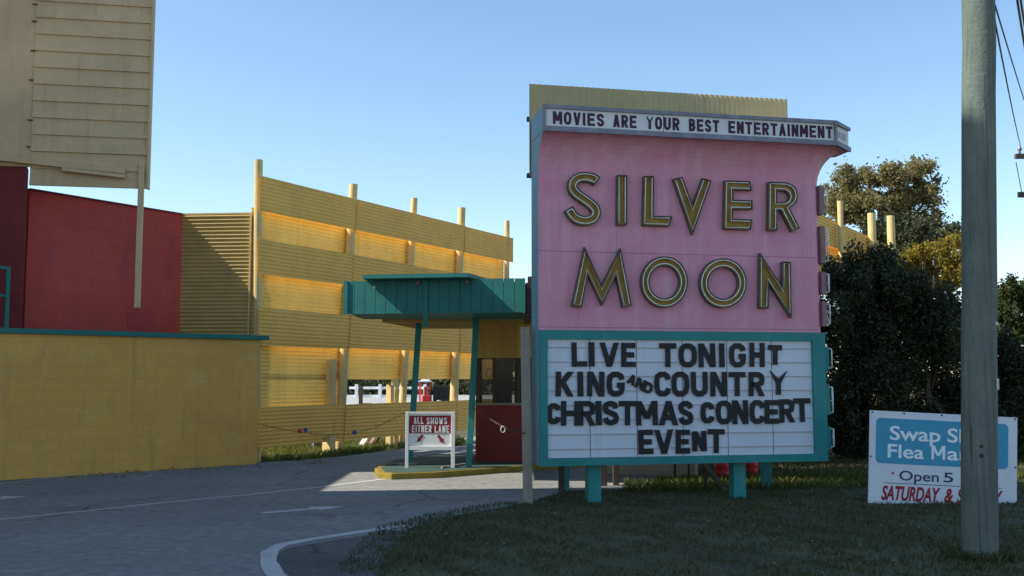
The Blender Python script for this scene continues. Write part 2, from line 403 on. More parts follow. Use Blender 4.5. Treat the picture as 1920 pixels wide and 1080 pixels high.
def poly_region(poly, clump=0.0):
    poly = np.array(poly)
    def inside(q):
        x, y = q[:, 0], q[:, 1]; r = np.zeros(len(q), bool); j = len(poly) - 1
        for i in range(len(poly)):
            xi, yi = poly[i]; xj, yj = poly[j]
            c = ((yi > y) != (yj > y)) & (x < (xj - xi) * (y - yi) / (yj - yi + 1e-9) + xi)
            r ^= c; j = i
        return r
    lo, hi = poly.min(0), poly.max(0)
    def f(n):
        out = []; got = 0
        while got < n:
            q = RNG.uniform(lo, hi, (n * 2, 2))
            if clump:
                d = np.sin(q[:, 0] * 3.1 + np.sin(q[:, 1] * 2.3) * 2) * np.sin(q[:, 1] * 2.7 + np.sin(q[:, 0] * 1.9) * 2) + .5 * np.sin(q[:, 0] * 9.3 + q[:, 1] * 7.1)
                q = q[RNG.uniform(-1.2, 1.2, len(q)) < d + (1.2 - 2 * clump)]
            q = q[inside(q)]; out.append(q); got += len(q)
        return np.concatenate(out)[:n]
    return f
verge = verge_edge + [(1.9, 15.0), (6.2, 15.4), (11, 17.0), (11, 6.5), (-1.1, 6.5)]
blades('verge_grass', 75000, poly_region(verge, .45), .042, .011, M['grass_blade'], label='short patchy grass of the shaded verge below the marquee')
blades('back_verge_grass', 22000, poly_region([(2.7, 15.8), (6.2, 15.4), (11, 16.8), (11, 20.5), (2.9, 20.5)], .4), .07, .014, M['grass_blade'], label='dark rough grass between the marquee and the overgrown bushes')
blades('lit_grass', 9000, poly_region([(1.6, 14.6), (5.2, 15.2), (6.3, 15.4), (8.4, 16.6), (8.4, 18.2), (3.0, 16.4), (1.7, 15.6)], .3), .11, .014, M['weed'], label='longer weedy grass in the sunlit strip behind the marquee')
blades('roadside_grass', 16000, poly_region([gp(478, 867), gp(560, 864), gp(640, 856), gp(752, 842), (-1.0, 24.4), (-1.5, 27), (-5.2, 24), (-7.2, 21)], .35), .13, .016, M['weed'], label='yellow green weedy grass below the louvred fence')
blades('wall_weeds', 900, poly_region([gp(80, 892), gp(480, 867), gp(480, 863), gp(80, 888)], .6), .10, .02, M['grass_blade'], label='sparse weeds along the foot of the low yellow wall')

pc = gnd(1837, 1046)
def ring(n):
    a = RNG.uniform(0, 2 * np.pi, n); r_ = .15 + np.abs(RNG.normal(0, .09, n)); return np.stack([pc.x + r_ * np.cos(a), pc.y + r_ * np.sin(a)], 1)
blades('pole_grass', 800, ring, .085, .012, M['grass_blade'], label='taller unmown grass round the foot of the near utility pole')
edge_band = verge_edge[:5] + [(x - .35, y + .02) for x, y in verge_edge[:5]][::-1]
blades('edge_grass', 1500, poly_region(edge_band, .5), .045, .012, M['grass_blade'], label='sparse grass tufts creeping over the edge of the drive')
def litter(name, n, region, size, m, label):
    P = region(n); a = RNG.uniform(0, 2 * np.pi, n); sz = size * RNG.uniform(.5, 1.3, n); z = RNG.uniform(.012, .04, n)
    V = np.zeros((n, 4, 3), np.float32)
    for k, (u, v) in enumerate(((-.5, 0), (0, .3), (.5, 0), (0, -.3))):
        V[:, k] = np.stack([P[:, 0] + sz * (u * np.cos(a) - v * np.sin(a)), P[:, 1] + sz * (u * np.sin(a) + v * np.cos(a)), z + RNG.uniform(-.008, .012, n)], 1)
    me = bpy.data.meshes.new(name); me.vertices.add(4 * n); me.vertices.foreach_set('co', V.ravel())
    me.loops.add(4 * n); me.loops.foreach_set('vertex_index', np.arange(4 * n, dtype=np.int32)); me.polygons.add(n); me.polygons.foreach_set('loop_start', np.arange(0, 4 * n, 4, dtype=np.int32)); me.update(calc_edges=True); me.validate()
    return tag(link_mesh(name, me, m), label, 'leaves', kind='stuff')
M['litter'] = leaf_mat('dead_leaves', [(.10, .06, .03), (.18, .11, .05), (.26, .19, .10), (.07, .05, .03)], .1)
litter('leaf_litter', 700, poly_region(verge, .3), .06, M['litter'], 'fallen brown leaves scattered in the verge grass')
litter('leaf_litter', 350, poly_region([gp(120, 893), gp(480, 868), gp(640, 858), gp(640, 866), gp(480, 880), gp(120, 906)], .4), .06, M['litter'], 'fallen leaves and grit blown along the foot of the low yellow wall')

# ------------------------------------------------------------------ low yellow wall with teal coping
WA, WB = at(-330, 919, 14.65), at(482, 866, 19.25)
WA.z = WB.z = 0
wd = (WB - WA).normalized(); wnrm = Vector((wd.y, -wd.x, 0))
wall_ang = math.atan2(wd.y, wd.x)
M['yellow_wall'] = brick_mat('yellow_block_paint', (.70, .395, .10), wall_ang, mortar=.90, bump=.25, rough=.8, var=.10, scale=.9, fine=.05, streak=.3, streak_col=(.46, .31, .12), stain=.3, stain_col=(.44, .30, .13), stain_scale=1.1)
streaks(M['yellow_wall'], (.40, .26, .10), (4, 4, .7), .56, .72, .45); streaks(M['yellow_wall'], (.68, .46, .18), (1.3, 1.3, 2.2), .58, .68, .5); streaks(M['yellow_wall'], (.30, .21, .12), (3, 3, 3.5), .68, .78, .5)
t = thing('boundary_wall', (WB + WA) / 2, 'low yellow painted block wall with teal coping along the drive', 'wall')
b = MB(); H = 2.33
b.prism([tuple((WA)[:2]), tuple(WB[:2]), tuple((WB - wnrm * .2)[:2]), tuple((WA - wnrm * .2)[:2])], 0, H)
b.build('wall', M['yellow_wall'], t)
b = MB(); e = wnrm * .08
a0, b0 = WA + e, WB + e + wd * .16; a1, b1 = WA - wnrm * .3, WB - wnrm * .3 + wd * .16
b.prism([tuple(a0[:2]), tuple(b0[:2]), tuple(b1[:2]), tuple(a1[:2])], H + .002, H + .085)
b.build('coping', M['teal'], t, bevel=.006)
# teal frame standing on the wall at the picture's left edge
fr = WA + wd * ((at(12, 600, 16.3) - WA).dot(wd)) - wnrm * .1
t = thing('railing', (fr.x, fr.y, H + .09), 'thin teal railing end post standing on the low yellow wall at the far left', 'railing')
b = MB(); b.box((fr.x, fr.y, H + .085 + .5), .06, .06, 1.0, wd); b.build('post', M['teal'], t)
b = MB(); p = Vector((fr.x, fr.y, H + 1.06)); b.bar(p + wd * .03, p - wd * 2.4, .05, .05); b.bar(p - Vector((0, 0, .45)) - wd * .03, p - wd * 2.4 - Vector((0, 0, .45)), .04, .04); b.build('rail', M['teal'], t)

# ------------------------------------------------------------------ screen tower, red wall
TY = 17.02
T0 = at(-10, 320, TY); T1 = at(57, 320, 17.12); T2 = at(276, 320, 17.45)
td = (T2 - T0); td.z = 0; td.normalize(); tn = Vector((td.y, -td.x, 0))
tow_ang = math.atan2(td.y, td.x)
def tz(py, Y=17.1): return at(100, py, Y).z
M['red_block'] = brick_mat('red_block_paint', (.21, .032, .036), tow_ang, mortar=.8, bump=.3, rough=.75, var=.15, scale=1.2, fine=.07, stain=.3, stain_col=(.15, .03, .045), stain_scale=1)
TOPZ = 20.0
c0 = Vector((T1.x, T1.y, 0)); cl = c0 - td * 3.6
t = thing('screen_tower', c0 - td * 2, 'tall tan screen tower with lap siding and dark red base at the left edge', 'screen tower')
b = MB(); zb = tz(313)
back = -tn * 1.95
b.prism([tuple(cl[:2]), tuple(c0[:2]), tuple((c0 + back - td * 1.6)[:2]), tuple((cl + back)[:2])], zb + .003, TOPZ)
b.build('tower_wall', M['tan'], t, bevel=.02)
b = MB(); b.prism([tuple((cl + tn * .03)[:2]), tuple((c0 + tn * .03 - td * .01)[:2]), tuple((c0 + back - td * 1.6)[:2]), tuple((cl + back)[:2])], 0, zb)
b.build('base', M['red_block'], t, bevel=.05)
# lap siding wing carried out beside the tower
L0 = c0 + tn * .01; L1 = Vector((T2.x, T2.y, 0)); zs = tz(347)
span = (L1 - L0).length; L1 = L0 + td * span
b = MB(); bh = .295; z = zs; k = 0
zend = TOPZ - .4
while z < zend:
    z2 = min(z + bh, zend)
    jj = random.uniform(-.004, .004)
    fo, fi = tn * (.035 + jj), tn * .002
    b.hexa([L0 + fo + Vector((0, 0, z)), L1 + fo + Vector((0, 0, z + jj)), L1 - tn * .03 + Vector((0, 0, z + jj)), L0 - tn * .03 + Vector((0, 0, z)),
            L0 + fi + Vector((0, 0, z2)), L1 + fi + Vector((0, 0, z2 + jj)), L1 - tn * .03 + Vector((0, 0, z2 + jj)), L0 - tn * .03 + Vector((0, 0, z2))])
    z += bh
b.build('siding', M['tan'], t)
b = MB(); b.box((L0 + L1) / 2 - tn * .10 + Vector((0, 0, (zs + zend) / 2)), span, .12, zend - zs - .1, td); b.build('backing', M['dark_wood'], t)
b = MB()
b.box(L1 + td * .02 + Vector((0, 0, (zs + zend) / 2)) - tn * .03, .035, .16, zend - zs, td); b.build('corner_trim', M['tan'], t)
b = MB(); zt = tz(303)
pa = at(-10, 296, 17.0); pb = at(236, 322, 17.33)
b.bar(pa + tn * .05, pb + tn * .05, .08, .10)
pa2 = at(118, 318, 17.14); pb2 = at(236, 332, 17.32)
b.bar(pa2 + tn * .04, pb2 + tn * .05, .07, .06)
b.build('beam', M['tan'], t)
b = MB(); q = L1 - td * .08 + tn * .06
b.box(Vector((q.x, q.y, 0)) + Vector((0, 0, (tz(577, 17.4) + tz(308, 17.4)) / 2)), .095, .07, tz(308, 17.4) - tz(577, 17.4), td); b.build('hanging_post', M['tan'], t, bevel=.006)
b = MB()
for py in (8, 40, 95, 150, 225, 275):
    b = MB(); z = tz(py); b.box(c0 - td * .03 + tn * .012 + Vector((0, 0, z)), .09, .03, .02, td); b.build('bracket', M['seam'], t)
for py in (90, 180):
    pass

RA, RB = at(50, 500, 17.6), at(341, 500, 19.8)
RA.z = RB.z = 0
rd = (RB - RA).normalized(); rn = Vector((rd.y, -rd.x, 0))
M['red_wall'] = brick_mat('red_block_wall_paint', (.50, .072, .056), math.atan2(rd.y, rd.x), bw=.62, bh=.31, mortar=.82, bump=.22, rough=.7, var=.12, scale=1.0, fine=.06, stain=.35, stain_col=(.26, .05, .06), stain_scale=.8)
streaks(M['red_wall'], (.30, .06, .07), (3, 3, .8), .52, .7, .6); streaks(M['red_wall'], (.58, .12, .09), (1.4, 1.4, 2), .6, .7, .4); streaks(M['red_block'], (.12, .03, .05), (3, 3, .8), .52, .7, .6)
t = thing('block_wall', (RA + RB) / 2, 'tall red painted block wall between the screen tower and the corrugated panel', 'wall')
b = MB(); za = at(57, 358, 17.65).z; zb_ = at(341, 404, 19.8).z
b.hexa([RA, RB, RB - rn * .2, RA - rn * .2, RA + Vector((0, 0, za)), RB + Vector((0, 0, zb_)), RB - rn * .2 + Vector((0, 0, zb_)), RA - rn * .2 + Vector((0, 0, za))])
b.build('wall', M['red_wall'], t)
b = MB(); 
b.hexa([RA + Vector((0, 0, za + .002)) + rn * .02, RB + Vector((0, 0, zb_ + .002)) + rn * .02, RB - rn * .22 + Vector((0, 0, zb_ + .002)), RA - rn * .22 + Vector((0, 0, za + .002)),
        RA + Vector((0, 0, za + .04)) + rn * .02, RB + Vector((0, 0, zb_ + .04)) + rn * .02, RB - rn * .22 + Vector((0, 0, zb_ + .04)), RA - rn * .22 + Vector((0, 0, za + .04))])
b.build('cap', M['red_block'], t)
p = hit(262, 600, RA, rn); b = MB(); b.box(p + rn * .004, .5, .006, .45, rd); b.build('repainted_patch', mat('fresh_red_paint', (.42, .05, .05), .6, .05), t)

# unseen building added beyond the left edge to throw the long foreground shade
M['plain_yellow'] = mat('plain_yellow_paint', (.45, .33, .15), .8, .1, .8)
t = thing('added_shade_building', (-10.7, 9, 0), 'unseen tall yellow building added beyond the left edge to shade the foreground', 'building')
b = MB(); b.prism([(-12, 5.2), (-9.5, 5.2), (-9.5, 13.85), (-12, 13.6)], 0, 16.3); b.build('wall', M['plain_yellow'], t)
b = MB(); b.prism([(-12.1, 5.1), (-9.45, 5.1), (-9.45, 13.85), (-12.1, 13.6)], 16.303, 16.36); b.build('roof', M['dark'], t)
b = MB(); b.prism([(-11.9, 13.0), (-9.8, 13.0), (-9.8, 16.95), (-11.9, 16.95)], 0, 6.3); b.build('low_shade_wing', M['plain_yellow'], t)  # added lower block, sized to shade the left of the drive

# ------------------------------------------------------------------ louvred corrugated fence
def corr(b, fpos, z0, z1, nrm, amp=.011, per=.0762, nx=3, sub=6, ph=0, sag=0.0):
    """fpos(t, z) -> point on the sheet for t 0..1; ridges run along the fence"""
    nz = max(4, int((z1 - z0) / per * sub)); vs = []
    for j in range(nz + 1):
        z = z0 + (z1 - z0) * j / nz
        o = amp * math.cos(2 * math.pi * (z - z0) / per + ph)
        for i in range(nx + 1):
            tt = i / nx
            vs.append(fpos(tt, z) + nrm * (o + sag * math.sin(tt * 5.3 + z0 * 3)) + Vector((0, 0, sag * .5 * math.sin(tt * 4 + z0))))
    fs = [(j * (nx + 1) + i, j * (nx + 1) + i + 1, (j + 1) * (nx + 1) + i + 1, (j + 1) * (nx + 1) + i) for j in range(nz) for i in range(nx)]
    b.add(vs, fs)
F1 = at(485, 705, 19.7); F5 = at(951, 705, 28.5); F1.z = F5.z = 0
fd = (F5 - F1).normalized(); fn = Vector((fd.y, -fd.x, 0))
POSTS = [((485, 300), (481, 850), .085), ((663, 346), (635, 852), .10), ((777, 372), (750, 838), .085), ((866, 390), (848, 826), .105), ((951, 414), (948, 812), .075)]
pl = []
for (tp, bp_, r_) in POSTS:
    a, c = hit(*tp, F1, fn), hit(*bp_, F1, fn)
    sa, sc = (a - F1).dot(fd), (c - F1).dot(fd)
    k = (sa - sc) / (a.z - c.z)
    pl.append((sc - k * c.z, k, a.z, r_))
def fpt(i, z, ds=0): return F1 + fd * (pl[i][0] + pl[i][1] * z + ds) + Vector((0, 0, z))
t = thing('louvred_fence', F1 + fd * 5, 'tall yellow fence of staggered corrugated sheets on round posts behind the ticket booth', 'fence')
for i, q in enumerate(pl):
    b = MB(); b.tube([fpt(i, -.1), fpt(i, q[2] * .5), fpt(i, q[2])], [q[3] * 1.06, q[3], q[3] * .94], 16); b.build('post', M['post'], t, smooth=False)
ROWS = [(4.85, 5.54, 1), (4.22, 4.90, -1), (3.61, 4.29, 1), (2.92, 3.62, -1), (2.24, 2.97, 1), (1.58, 2.26, -1), (.27, 1.03, 1)]
for i in range(4):
    for (z0, z1, side) in ROWS + ([(1.0, 1.63, -1)] if i == 0 else []):
        dz = random.uniform(-.012, .012)
        if side > 0:
            parts_ = [(-.02 if i else -.12, .012 if i < 3 else .1, .128 + .012 * (i % 2), .0055, M['fence'])]
        else:
            lap = -random.uniform(.25, .45)
            parts_ = [(-.05, lap, -.125, .011, M['fibre']), (lap - .03, .06 if i < 3 else .10, -.148, .011, M['fibre'])]
        for (e0, e1, of_, am, mm) in parts_:
            ja = e0 if e0 > -.2 else None
            b = MB(); off = fn * of_
            if ja is None: corr(b, lambda tt, z: fpt(i + 1, z, e0) * (1 - tt) + fpt(i + 1, z, e1) * tt + off, z0 + dz, z1 + dz + (.055 if side < 0 else 0), fn, amp=am, nx=1, ph=random.uniform(0, 6), sag=.006)
            else: corr(b, lambda tt, z: fpt(i, z, e0) * (1 - tt) + fpt(i + 1, z, e1) * tt + off, z0 + dz, z1 + dz + (.055 if side < 0 else 0), fn, amp=am, nx=4, ph=random.uniform(0, 6), sag=.008)
            b.build('corrugated_sheet', mm, t, smooth=True)
# short stub posts tied to the fence posts
b = MB(); p = fpt(1, 0, -.32); b.bar(p + Vector((0, 0, -.05)) + fn * .02, p + Vector((0, 0, 2.0)) + fn * .02, .16, .16, fn); b.build('stub_post', M['post'], t)
b = MB(); p = fpt(2, 0, -.22); b.bar(p, p + Vector((0, 0, 1.58)), .13, .13, fn)
p = fpt(2, 0, -.42); b.bar(p, p + Vector((0, 0, 1.45)), .13, .13, fn); b.build('stub_post', M['post'], t)
b = MB(); p = fpt(1, 0, -.5) + fn * .12; b.bar(p, p + Vector((0, 0, .42)), .16, .2, fn); b.build('stub_post', M['post'], t)

# short sheet between the red wall and the fence
Ca, Cb = Vector((RB.x, RB.y, 0)) + rn * .0, F1 - fd * .05
cd = (Cb - Ca).normalized(); cn = Vector((cd.y, -cd.x, 0))
t = thing('corrugated_panel', (Ca + Cb) / 2, 'short run of tan corrugated sheet closing the corner beside the red wall', 'fence')
b = MB(); zc = at(400, 404, 19.85).z
corr(b, lambda tt, z: Vector((Ca.x, Ca.y, z)) * (1 - tt) + Vector((Cb.x, Cb.y, z)) * tt + cn * .03, .2, zc, cn, amp=.021, per=.075, nx=2, sub=8)
b.build('corrugated_sheet', mat('tan_sheet_paint', (.52, .375, .15), .55, .1, 2, stain=.25, stain_col=(.36, .28, .14)), t, smooth=True)
b = MB(); b.bar(Ca + Vector((0, 0, zc + .015)), Cb + Vector((0, 0, zc + .015)), .06, .03); b.build('cap', M['post'], t)
b = MB(); q = Cb - cd * .16 + cn * .07; b.bar(q, q + Vector((0, 0, zc - .01)), .035, .05, cn); b.build('batten', M['post'], t)

# second louvred fence far to the right behind the bushes
G0 = at(1535, 705, 23.4); G1 = at(1684, 705, 30.2); G0.z = G1.z = 0
gd = (G1 - G0).normalized(); gn = Vector((gd.y, -gd.x, 0))
t = thing('louvred_fence', G0 + gd * 3, 'far yellow corrugated fence with round posts rising behind the dark bushes', 'fence')
gl = [((1575, 377), .07), ((1634, 400), .11), ((1670, 405), .115)]
for (px, r_) in gl:
    p = hit(*px, G0, gn); pb_ = hit(px[0] + 12, 830, G0, gn); pb_.z = 0
    b = MB(); b.tube([pb_, p.lerp(pb_, .5), p], r_, 14); b.build('post', M['post'], t)
for (z0, z1, side) in [(4.85, 5.54, 1), (4.22, 4.9, -1), (3.6, 4.29, 1)]:
    b = MB(); corr(b, lambda tt, z: G0 * (1 - tt) + G1 * tt + Vector((0, 0, z)) - gn * (.13 if side > 0 else .34), z0, z1 + (0 if side > 0 else .12), gn, nx=6, sag=.01); b.build('corrugated_sheet', M['fence'], t, smooth=True)

# ------------------------------------------------------------------ lettering
def arc(cx, cy, rx, ry, a0, a1, n=6):
    return [(cx + rx * math.cos(R(a0 + (a1 - a0) * i / n)), cy + ry * math.sin(R(a0 + (a1 - a0) * i / n))) for i in range(n + 1)]
GL = {
 'A': [[(0, 0), (.5, 1)], [(.5, 1), (1, 0)], [(.2, .28), (.8, .28)]],
 'B': [[(.5, .52), (.85, .42), (1, .25), (.85, .06), (.6, 0), (0, 0), (0, 1), (.6, 1), (.85, .94), (.93, .77), (.82, .6), (.5, .52), (0, .52)]],
 'C': [[(1, .72), (.92, .9), (.68, 1), (.32, 1), (.08, .88), (0, .66), (0, .34), (.08, .12), (.32, 0), (.68, 0), (.92, .1), (1, .28)]],
 'D': [[(0, 0), (0, 1), (.6, 1), (.9, .87), (1, .62), (1, .38), (.9, .13), (.6, 0), 'c']],
 'E': [[(1, 1), (0, 1), (0, 0), (1, 0)], [(0, .5), (.85, .5)]],
 'G': [[(1, .72), (.92, .9), (.68, 1), (.32, 1), (.08, .88), (0, .66), (0, .34), (.08, .12), (.32, 0), (.68, 0), (.92, .1), (1, .28), (1, .44), (.6, .44)]],
 'H': [[(0, 0), (0, 1)], [(1, 0), (1, 1)], [(0, .5), (1, .5)]],
 'I': [[(.5, 0), (.5, 1)]],
 'K': [[(0, 0), (0, 1)], [(1, 1), (.05, .38)], [(.36, .56), (1, 0)]],
 'L': [[(0, 1), (0, 0), (1, 0)]],
 'M': [[(0, 0), (0, 1)], [(0, 1), (.5, .2)], [(.5, .2), (1, 1)], [(1, 1), (1, 0)]],
 'N': [[(0, 0), (0, 1)], [(0, 1), (1, 0)], [(1, 0), (1, 1)]],
 'O': [[(.68, 1), (.32, 1), (.08, .88), (0, .66), (0, .34), (.08, .12), (.32, 0), (.68, 0), (.92, .12), (1, .34), (1, .66), (.92, .88), 'c']],
 'R': [[(0, 0), (0, 1), (.66, 1), (.93, .91), (1, .75), (.93, .56), (.66, .47), (0, .47)], [(.5, .47), (1, 0)]],
 'S': [[(.97, .74), (.88, .92), (.62, 1), (.38, 1), (.1, .92), (.02, .76), (.12, .61), (.5, .51), (.88, .4), (1, .24), (.9, .07), (.62, 0), (.38, 0), (.12, .08), (.02, .26)]],
 'T': [[(0, 1), (1, 1)], [(.5, 1), (.5, 0)]],
 'U': [[(0, 1), (0, .32), (.08, .11), (.32, 0), (.68, 0), (.92, .11), (1, .32), (1, 1)]],
 'V': [[(0, 1), (.5, 0)], [(.5, 0), (1, 1)]],
 'W': [[(0, 1), (.25, 0)], [(.25, 0), (.5, .9)], [(.5, .9), (.75, 0)], [(.75, 0), (1, 1)]],
 'Y': [[(0, 1), (.5, .47), (1, 1)], [(.5, .47), (.5, 0)]],
}
def ribbon_outline(P, w, closed):
    n = len(P); Lf, Rt = [], []
    for i in range(n):
        p = Vector(P[i])
        a = Vector(P[i - 1]) if (closed or i > 0) else None
        c = Vector(P[(i + 1) % n]) if (closed or i < n - 1) else None
        d1 = (p - a).normalized() if a is not None else None
        d2 = (c - p).normalized() if c is not None else None
        if d1 is None: d1 = d2
        if d2 is None: d2 = d1
        n1, n2 = Vector((-d1.y, d1.x)), Vector((-d2.y, d2.x))
        m = (n1 + n2)
        if m.length < 1e-3: m = n1.copy()
        m.normalize(); k = min(1 / max(m.dot(n1), .2), 1.75)
        Lf.append(p + m * (w / 2 * k)); Rt.append(p - m * (w / 2 * k))
    return Lf, Rt
def glyph(b, ch, x0, y0, x1, y1, w, fr, d0, d1, rot=0.0):
    """stroke letter in the plane frame fr(u, v, d) between corners; w stroke width; d0..d1 depth out of the plane"""
    cx, cy = (x0 + x1) / 2, (y0 + y1) / 2
    for si, st in enumerate(GL[ch]):
        closed = st[-1] == 'c'
        if len(st) == 2 and st[0][0] != st[1][0] and st[0][1] != st[1][1]:
            hw = w / 2
            for _ in range(3):
                X = [x0 + hw + q[0] * (x1 - x0 - 2 * hw) for q in st]
                Yv = [y0 + q[1] * (y1 - y0) if q[1] in (0, 1) else y0 + w / 2 + q[1] * (y1 - y0 - w) for q in st]
                dl = math.hypot(X[1] - X[0], Yv[1] - Yv[0]); hw = min(w / 2 * dl / abs(Yv[1] - Yv[0]), (x1 - x0) * .38)
            Lf = [Vector((X[0] - hw, Yv[0])), Vector((X[1] - hw, Yv[1]))]; Rt = [Vector((X[0] + hw, Yv[0])), Vector((X[1] + hw, Yv[1]))]
            glyph_strip(b, Lf, Rt, closed, rot, cx, cy, fr, d0, d1 + si * .0012)
            continue
        P = [(x0 + w / 2 + q[0] * (x1 - x0 - w), y0 + w / 2 + q[1] * (y1 - y0 - w)) for q in (st[:-1] if closed else st)]
        if not closed:   # extend butt ends to the box edge
            for (i, j) in ((0, 1), (-1, -2)):
                p, q = Vector(P[i]), Vector(P[j]); g = (p - q).normalized()
                if ch in 'AEFHIKLMNTUVWY' or (ch == 'R'):
                    if st[i][1] in (0, 1) or (ch in 'ELT'): 
                        lim = p + g * (w / 2)
                        if ch in 'AKVYWRMN' and abs(g.x) > .05 and abs(g.y) > .05:
                            lim = p + g * (w * 1.3)
                        P[i] = tuple(lim)
        Lf, Rt = ribbon_outline(P, w, closed)
        for q in Lf + Rt: q.y = min(max(q.y, y0), y1); q.x = min(max(q.x, x0), x1)
        glyph_strip(b, Lf, Rt, closed, rot, cx, cy, fr, d0, d1 + si * .0012)
def glyph_strip(b, Lf, Rt, closed, rot, cx, cy, fr, d0, dd):
    if rot:
        cr, sr = math.cos(rot), math.sin(rot)
        rt = lambda q: Vector((cx + (q.x - cx) * cr - (q.y - cy) * sr, cy + (q.x - cx) * sr + (q.y - cy) * cr))
        Lf = [rt(q) for q in Lf]; Rt = [rt(q) for q in Rt]
    n = len(Lf); vs = []
    for q in range(n): vs += [fr(Lf[q].x, Lf[q].y, dd), fr(Rt[q].x, Rt[q].y, dd), fr(Lf[q].x, Lf[q].y, d0), fr(Rt[q].x, Rt[q].y, d0)]
    fs = []
    for q in range(n if closed else n - 1):
        r_ = (q + 1) % n; A, B = 4 * q, 4 * r_
        fs += [(A, A + 1, B + 1, B), (A, B, B + 2, A + 2), (A + 1, A + 3, B + 3, B + 1), (A + 2, B + 2, B + 3, A + 3)]
    if not closed:
        z = 4 * (n - 1); fs += [(0, 2, 3, 1), (z, z + 1, z + 3, z + 2)]
    b.add(vs, fs)
def word(b, text, x0, x1, y0, y1, w, fr, d0, d1, gap=.22, widths={'I': .3, 'M': 1.2, 'W': 1.25}):
    """fit text between x0 and x1 (already in plane units)"""
    ws = [widths.get(c, 1.0) if c != ' ' else .7 for c in text]
    unit = (x1 - x0) / (sum(ws) + gap * (len(text) - 1)); x = x0
    for c, cw in zip(text, ws):
        if c != ' ':
            if c == 'I': glyph(b, c, x + cw * unit / 2 - w / 2, y0, x + cw * unit / 2 + w / 2, y1, w, fr, d0, d1)
            else: glyph(b, c, x, y0, x + cw * unit, y1, w, fr, d0, d1)
        x += (cw + gap) * unit
def text_mesh(name, txt, fr, x0, x1, y0, h, d, m, parent, off=.0, shear=0.0, ext=.002):
    cu = bpy.data.curves.new('t', 'FONT'); cu.body = txt; cu.size = 1; cu.offset = off; cu.shear = shear; cu.extrude = .5; cu.resolution_u = 4
    o = bpy.data.objects.new('t', cu); COL.objects.link(o)
    bpy.context.view_layer.update()
    dg = bpy.context.evaluated_depsgraph_get()
    me = bpy.data.meshes.new_from_object(o.evaluated_get(dg))
    bpy.data.objects.remove(o); bpy.data.curves.remove(cu)
    co = np.array([v.co[:] for v in me.vertices]); lo, hi = co.min(0), co.max(0)
    # height h belongs to the capital; scale the letter so the body's cap height is h
    cap = .73
    sx = (x1 - x0) / (hi[0] - lo[0]); sy = h / cap
    for v, c in zip(me.vertices, co):
        v.co = fr(x0 + (c[0] - lo[0]) * sx, y0 + c[1] * sy, d + (c[2] + .5) * ext)
    bm = bmesh.new(); bm.from_mesh(me); bmesh.ops.recalc_face_normals(bm, faces=bm.faces); bm.to_mesh(me); bm.free()
    me.materials.clear()
    return link_mesh(name, me, m, parent)
def frame_of(O, u, n):
    return lambda a, c, d=0.0: O + u * a + Vector((0, 0, 1)) * c + n * d

# ------------------------------------------------------------------ marquee sign
SO = at(1010, 705, 13.2); SE = at(1557, 705, 14.05)
SO.z = SE.z = 0
su = (SE - SO).normalized(); sn = Vector((su.y, -su.x, 0))
SF = frame_of(SO, su, sn)
def suv(px, py, d=0.0):
    p = hit(px, py, SO + sn * d, sn); return ((p - SO).dot(su), p.z)
def sbox(b, u0, u1, v0, v1, d0, d1, mi=0):
    b.hexa([SF(u0, v0, d1), SF(u1, v0, d1), SF(u1, v0, d0), SF(u0, v0, d0), SF(u0, v1, d1), SF(u1, v1, d1), SF(u1, v1, d0), SF(u0, v1, d0)], mi)
TH = .40
uP = suv(1538, 480)[0]; uFr = suv(1546, 740)[0]
vB = suv(1010, 874)[1]; vM = suv(1010, 619)[1]; vC = suv(1010, 330)[1]
sign = thing('marquee_sign', SF(uP / 2, 0, -TH / 2), 'big pink and teal drive-in theatre marquee with gold channel letters and white reader board', 'marquee sign')
# pink face with the cove that flares to the crown
DC = .36
vF0, vF1 = suv(1025, 243, DC)[1], suv(1025, 195, DC)[1]
uA = suv(1025, 220, DC)[0]; uFR = suv(1570, 250, DC)[0]
uG, dG = uFR + .41, .01
b = MB(); sections = [(vM + .002, 0), (vC, 0)]
NK = 10
for k in range(1, NK + 1):
    a = math.pi / 2 * k / NK
    sections.append((vC + (vF0 - vC) * math.sin(a), 1 - math.cos(a)))
def foot(t_):
    lerp = lambda p, q: (p[0] + (q[0] - p[0]) * t_, p[1] + (q[1] - p[1]) * t_)
    return [(0, -TH), lerp((0, 0), (0, DC - .02)), lerp((uP - .05, 0), (uFR - .02, DC - .02)), lerp((uP, -.05), (uG - .02, dG)), (uP + (uG - .02 - uP) * t_, -TH)]
rows = [[SF(u, v, d) for u, d in foot(t_)] for v, t_ in sections]
vs = [p for r in rows for p in r]
fs, mi = [], []
for j in range(len(rows) - 1):
    for i in range(5):
        i2 = (i + 1) % 5
        fs.append((j * 5 + i, j * 5 + i2, (j + 1) * 5 + i2, (j + 1) * 5 + i)); mi.append(1 if i == 0 else (2 if i == 4 else 0))
fs.append(tuple(range(5))); mi.append(2); n_ = len(rows) - 1; fs.append(tuple(n_ * 5 + i for i in range(4, -1, -1))); mi.append(2)
b.v = vs; b.f = fs; b.m = mi
b.build('pink_face', [M['pink'], M['teal_side_lit'], M['back_metal']], sign)
b = MB()
for py in (298, 470, 613):
    v = suv(1012, py)[1]
    if v < vC: sbox(b, .004, uP - .06, v - .0035, v + .0035, .0, .0015)
b.build('sheet_seam', mat('pink_seam', (.30, .12, .18), .7), sign)
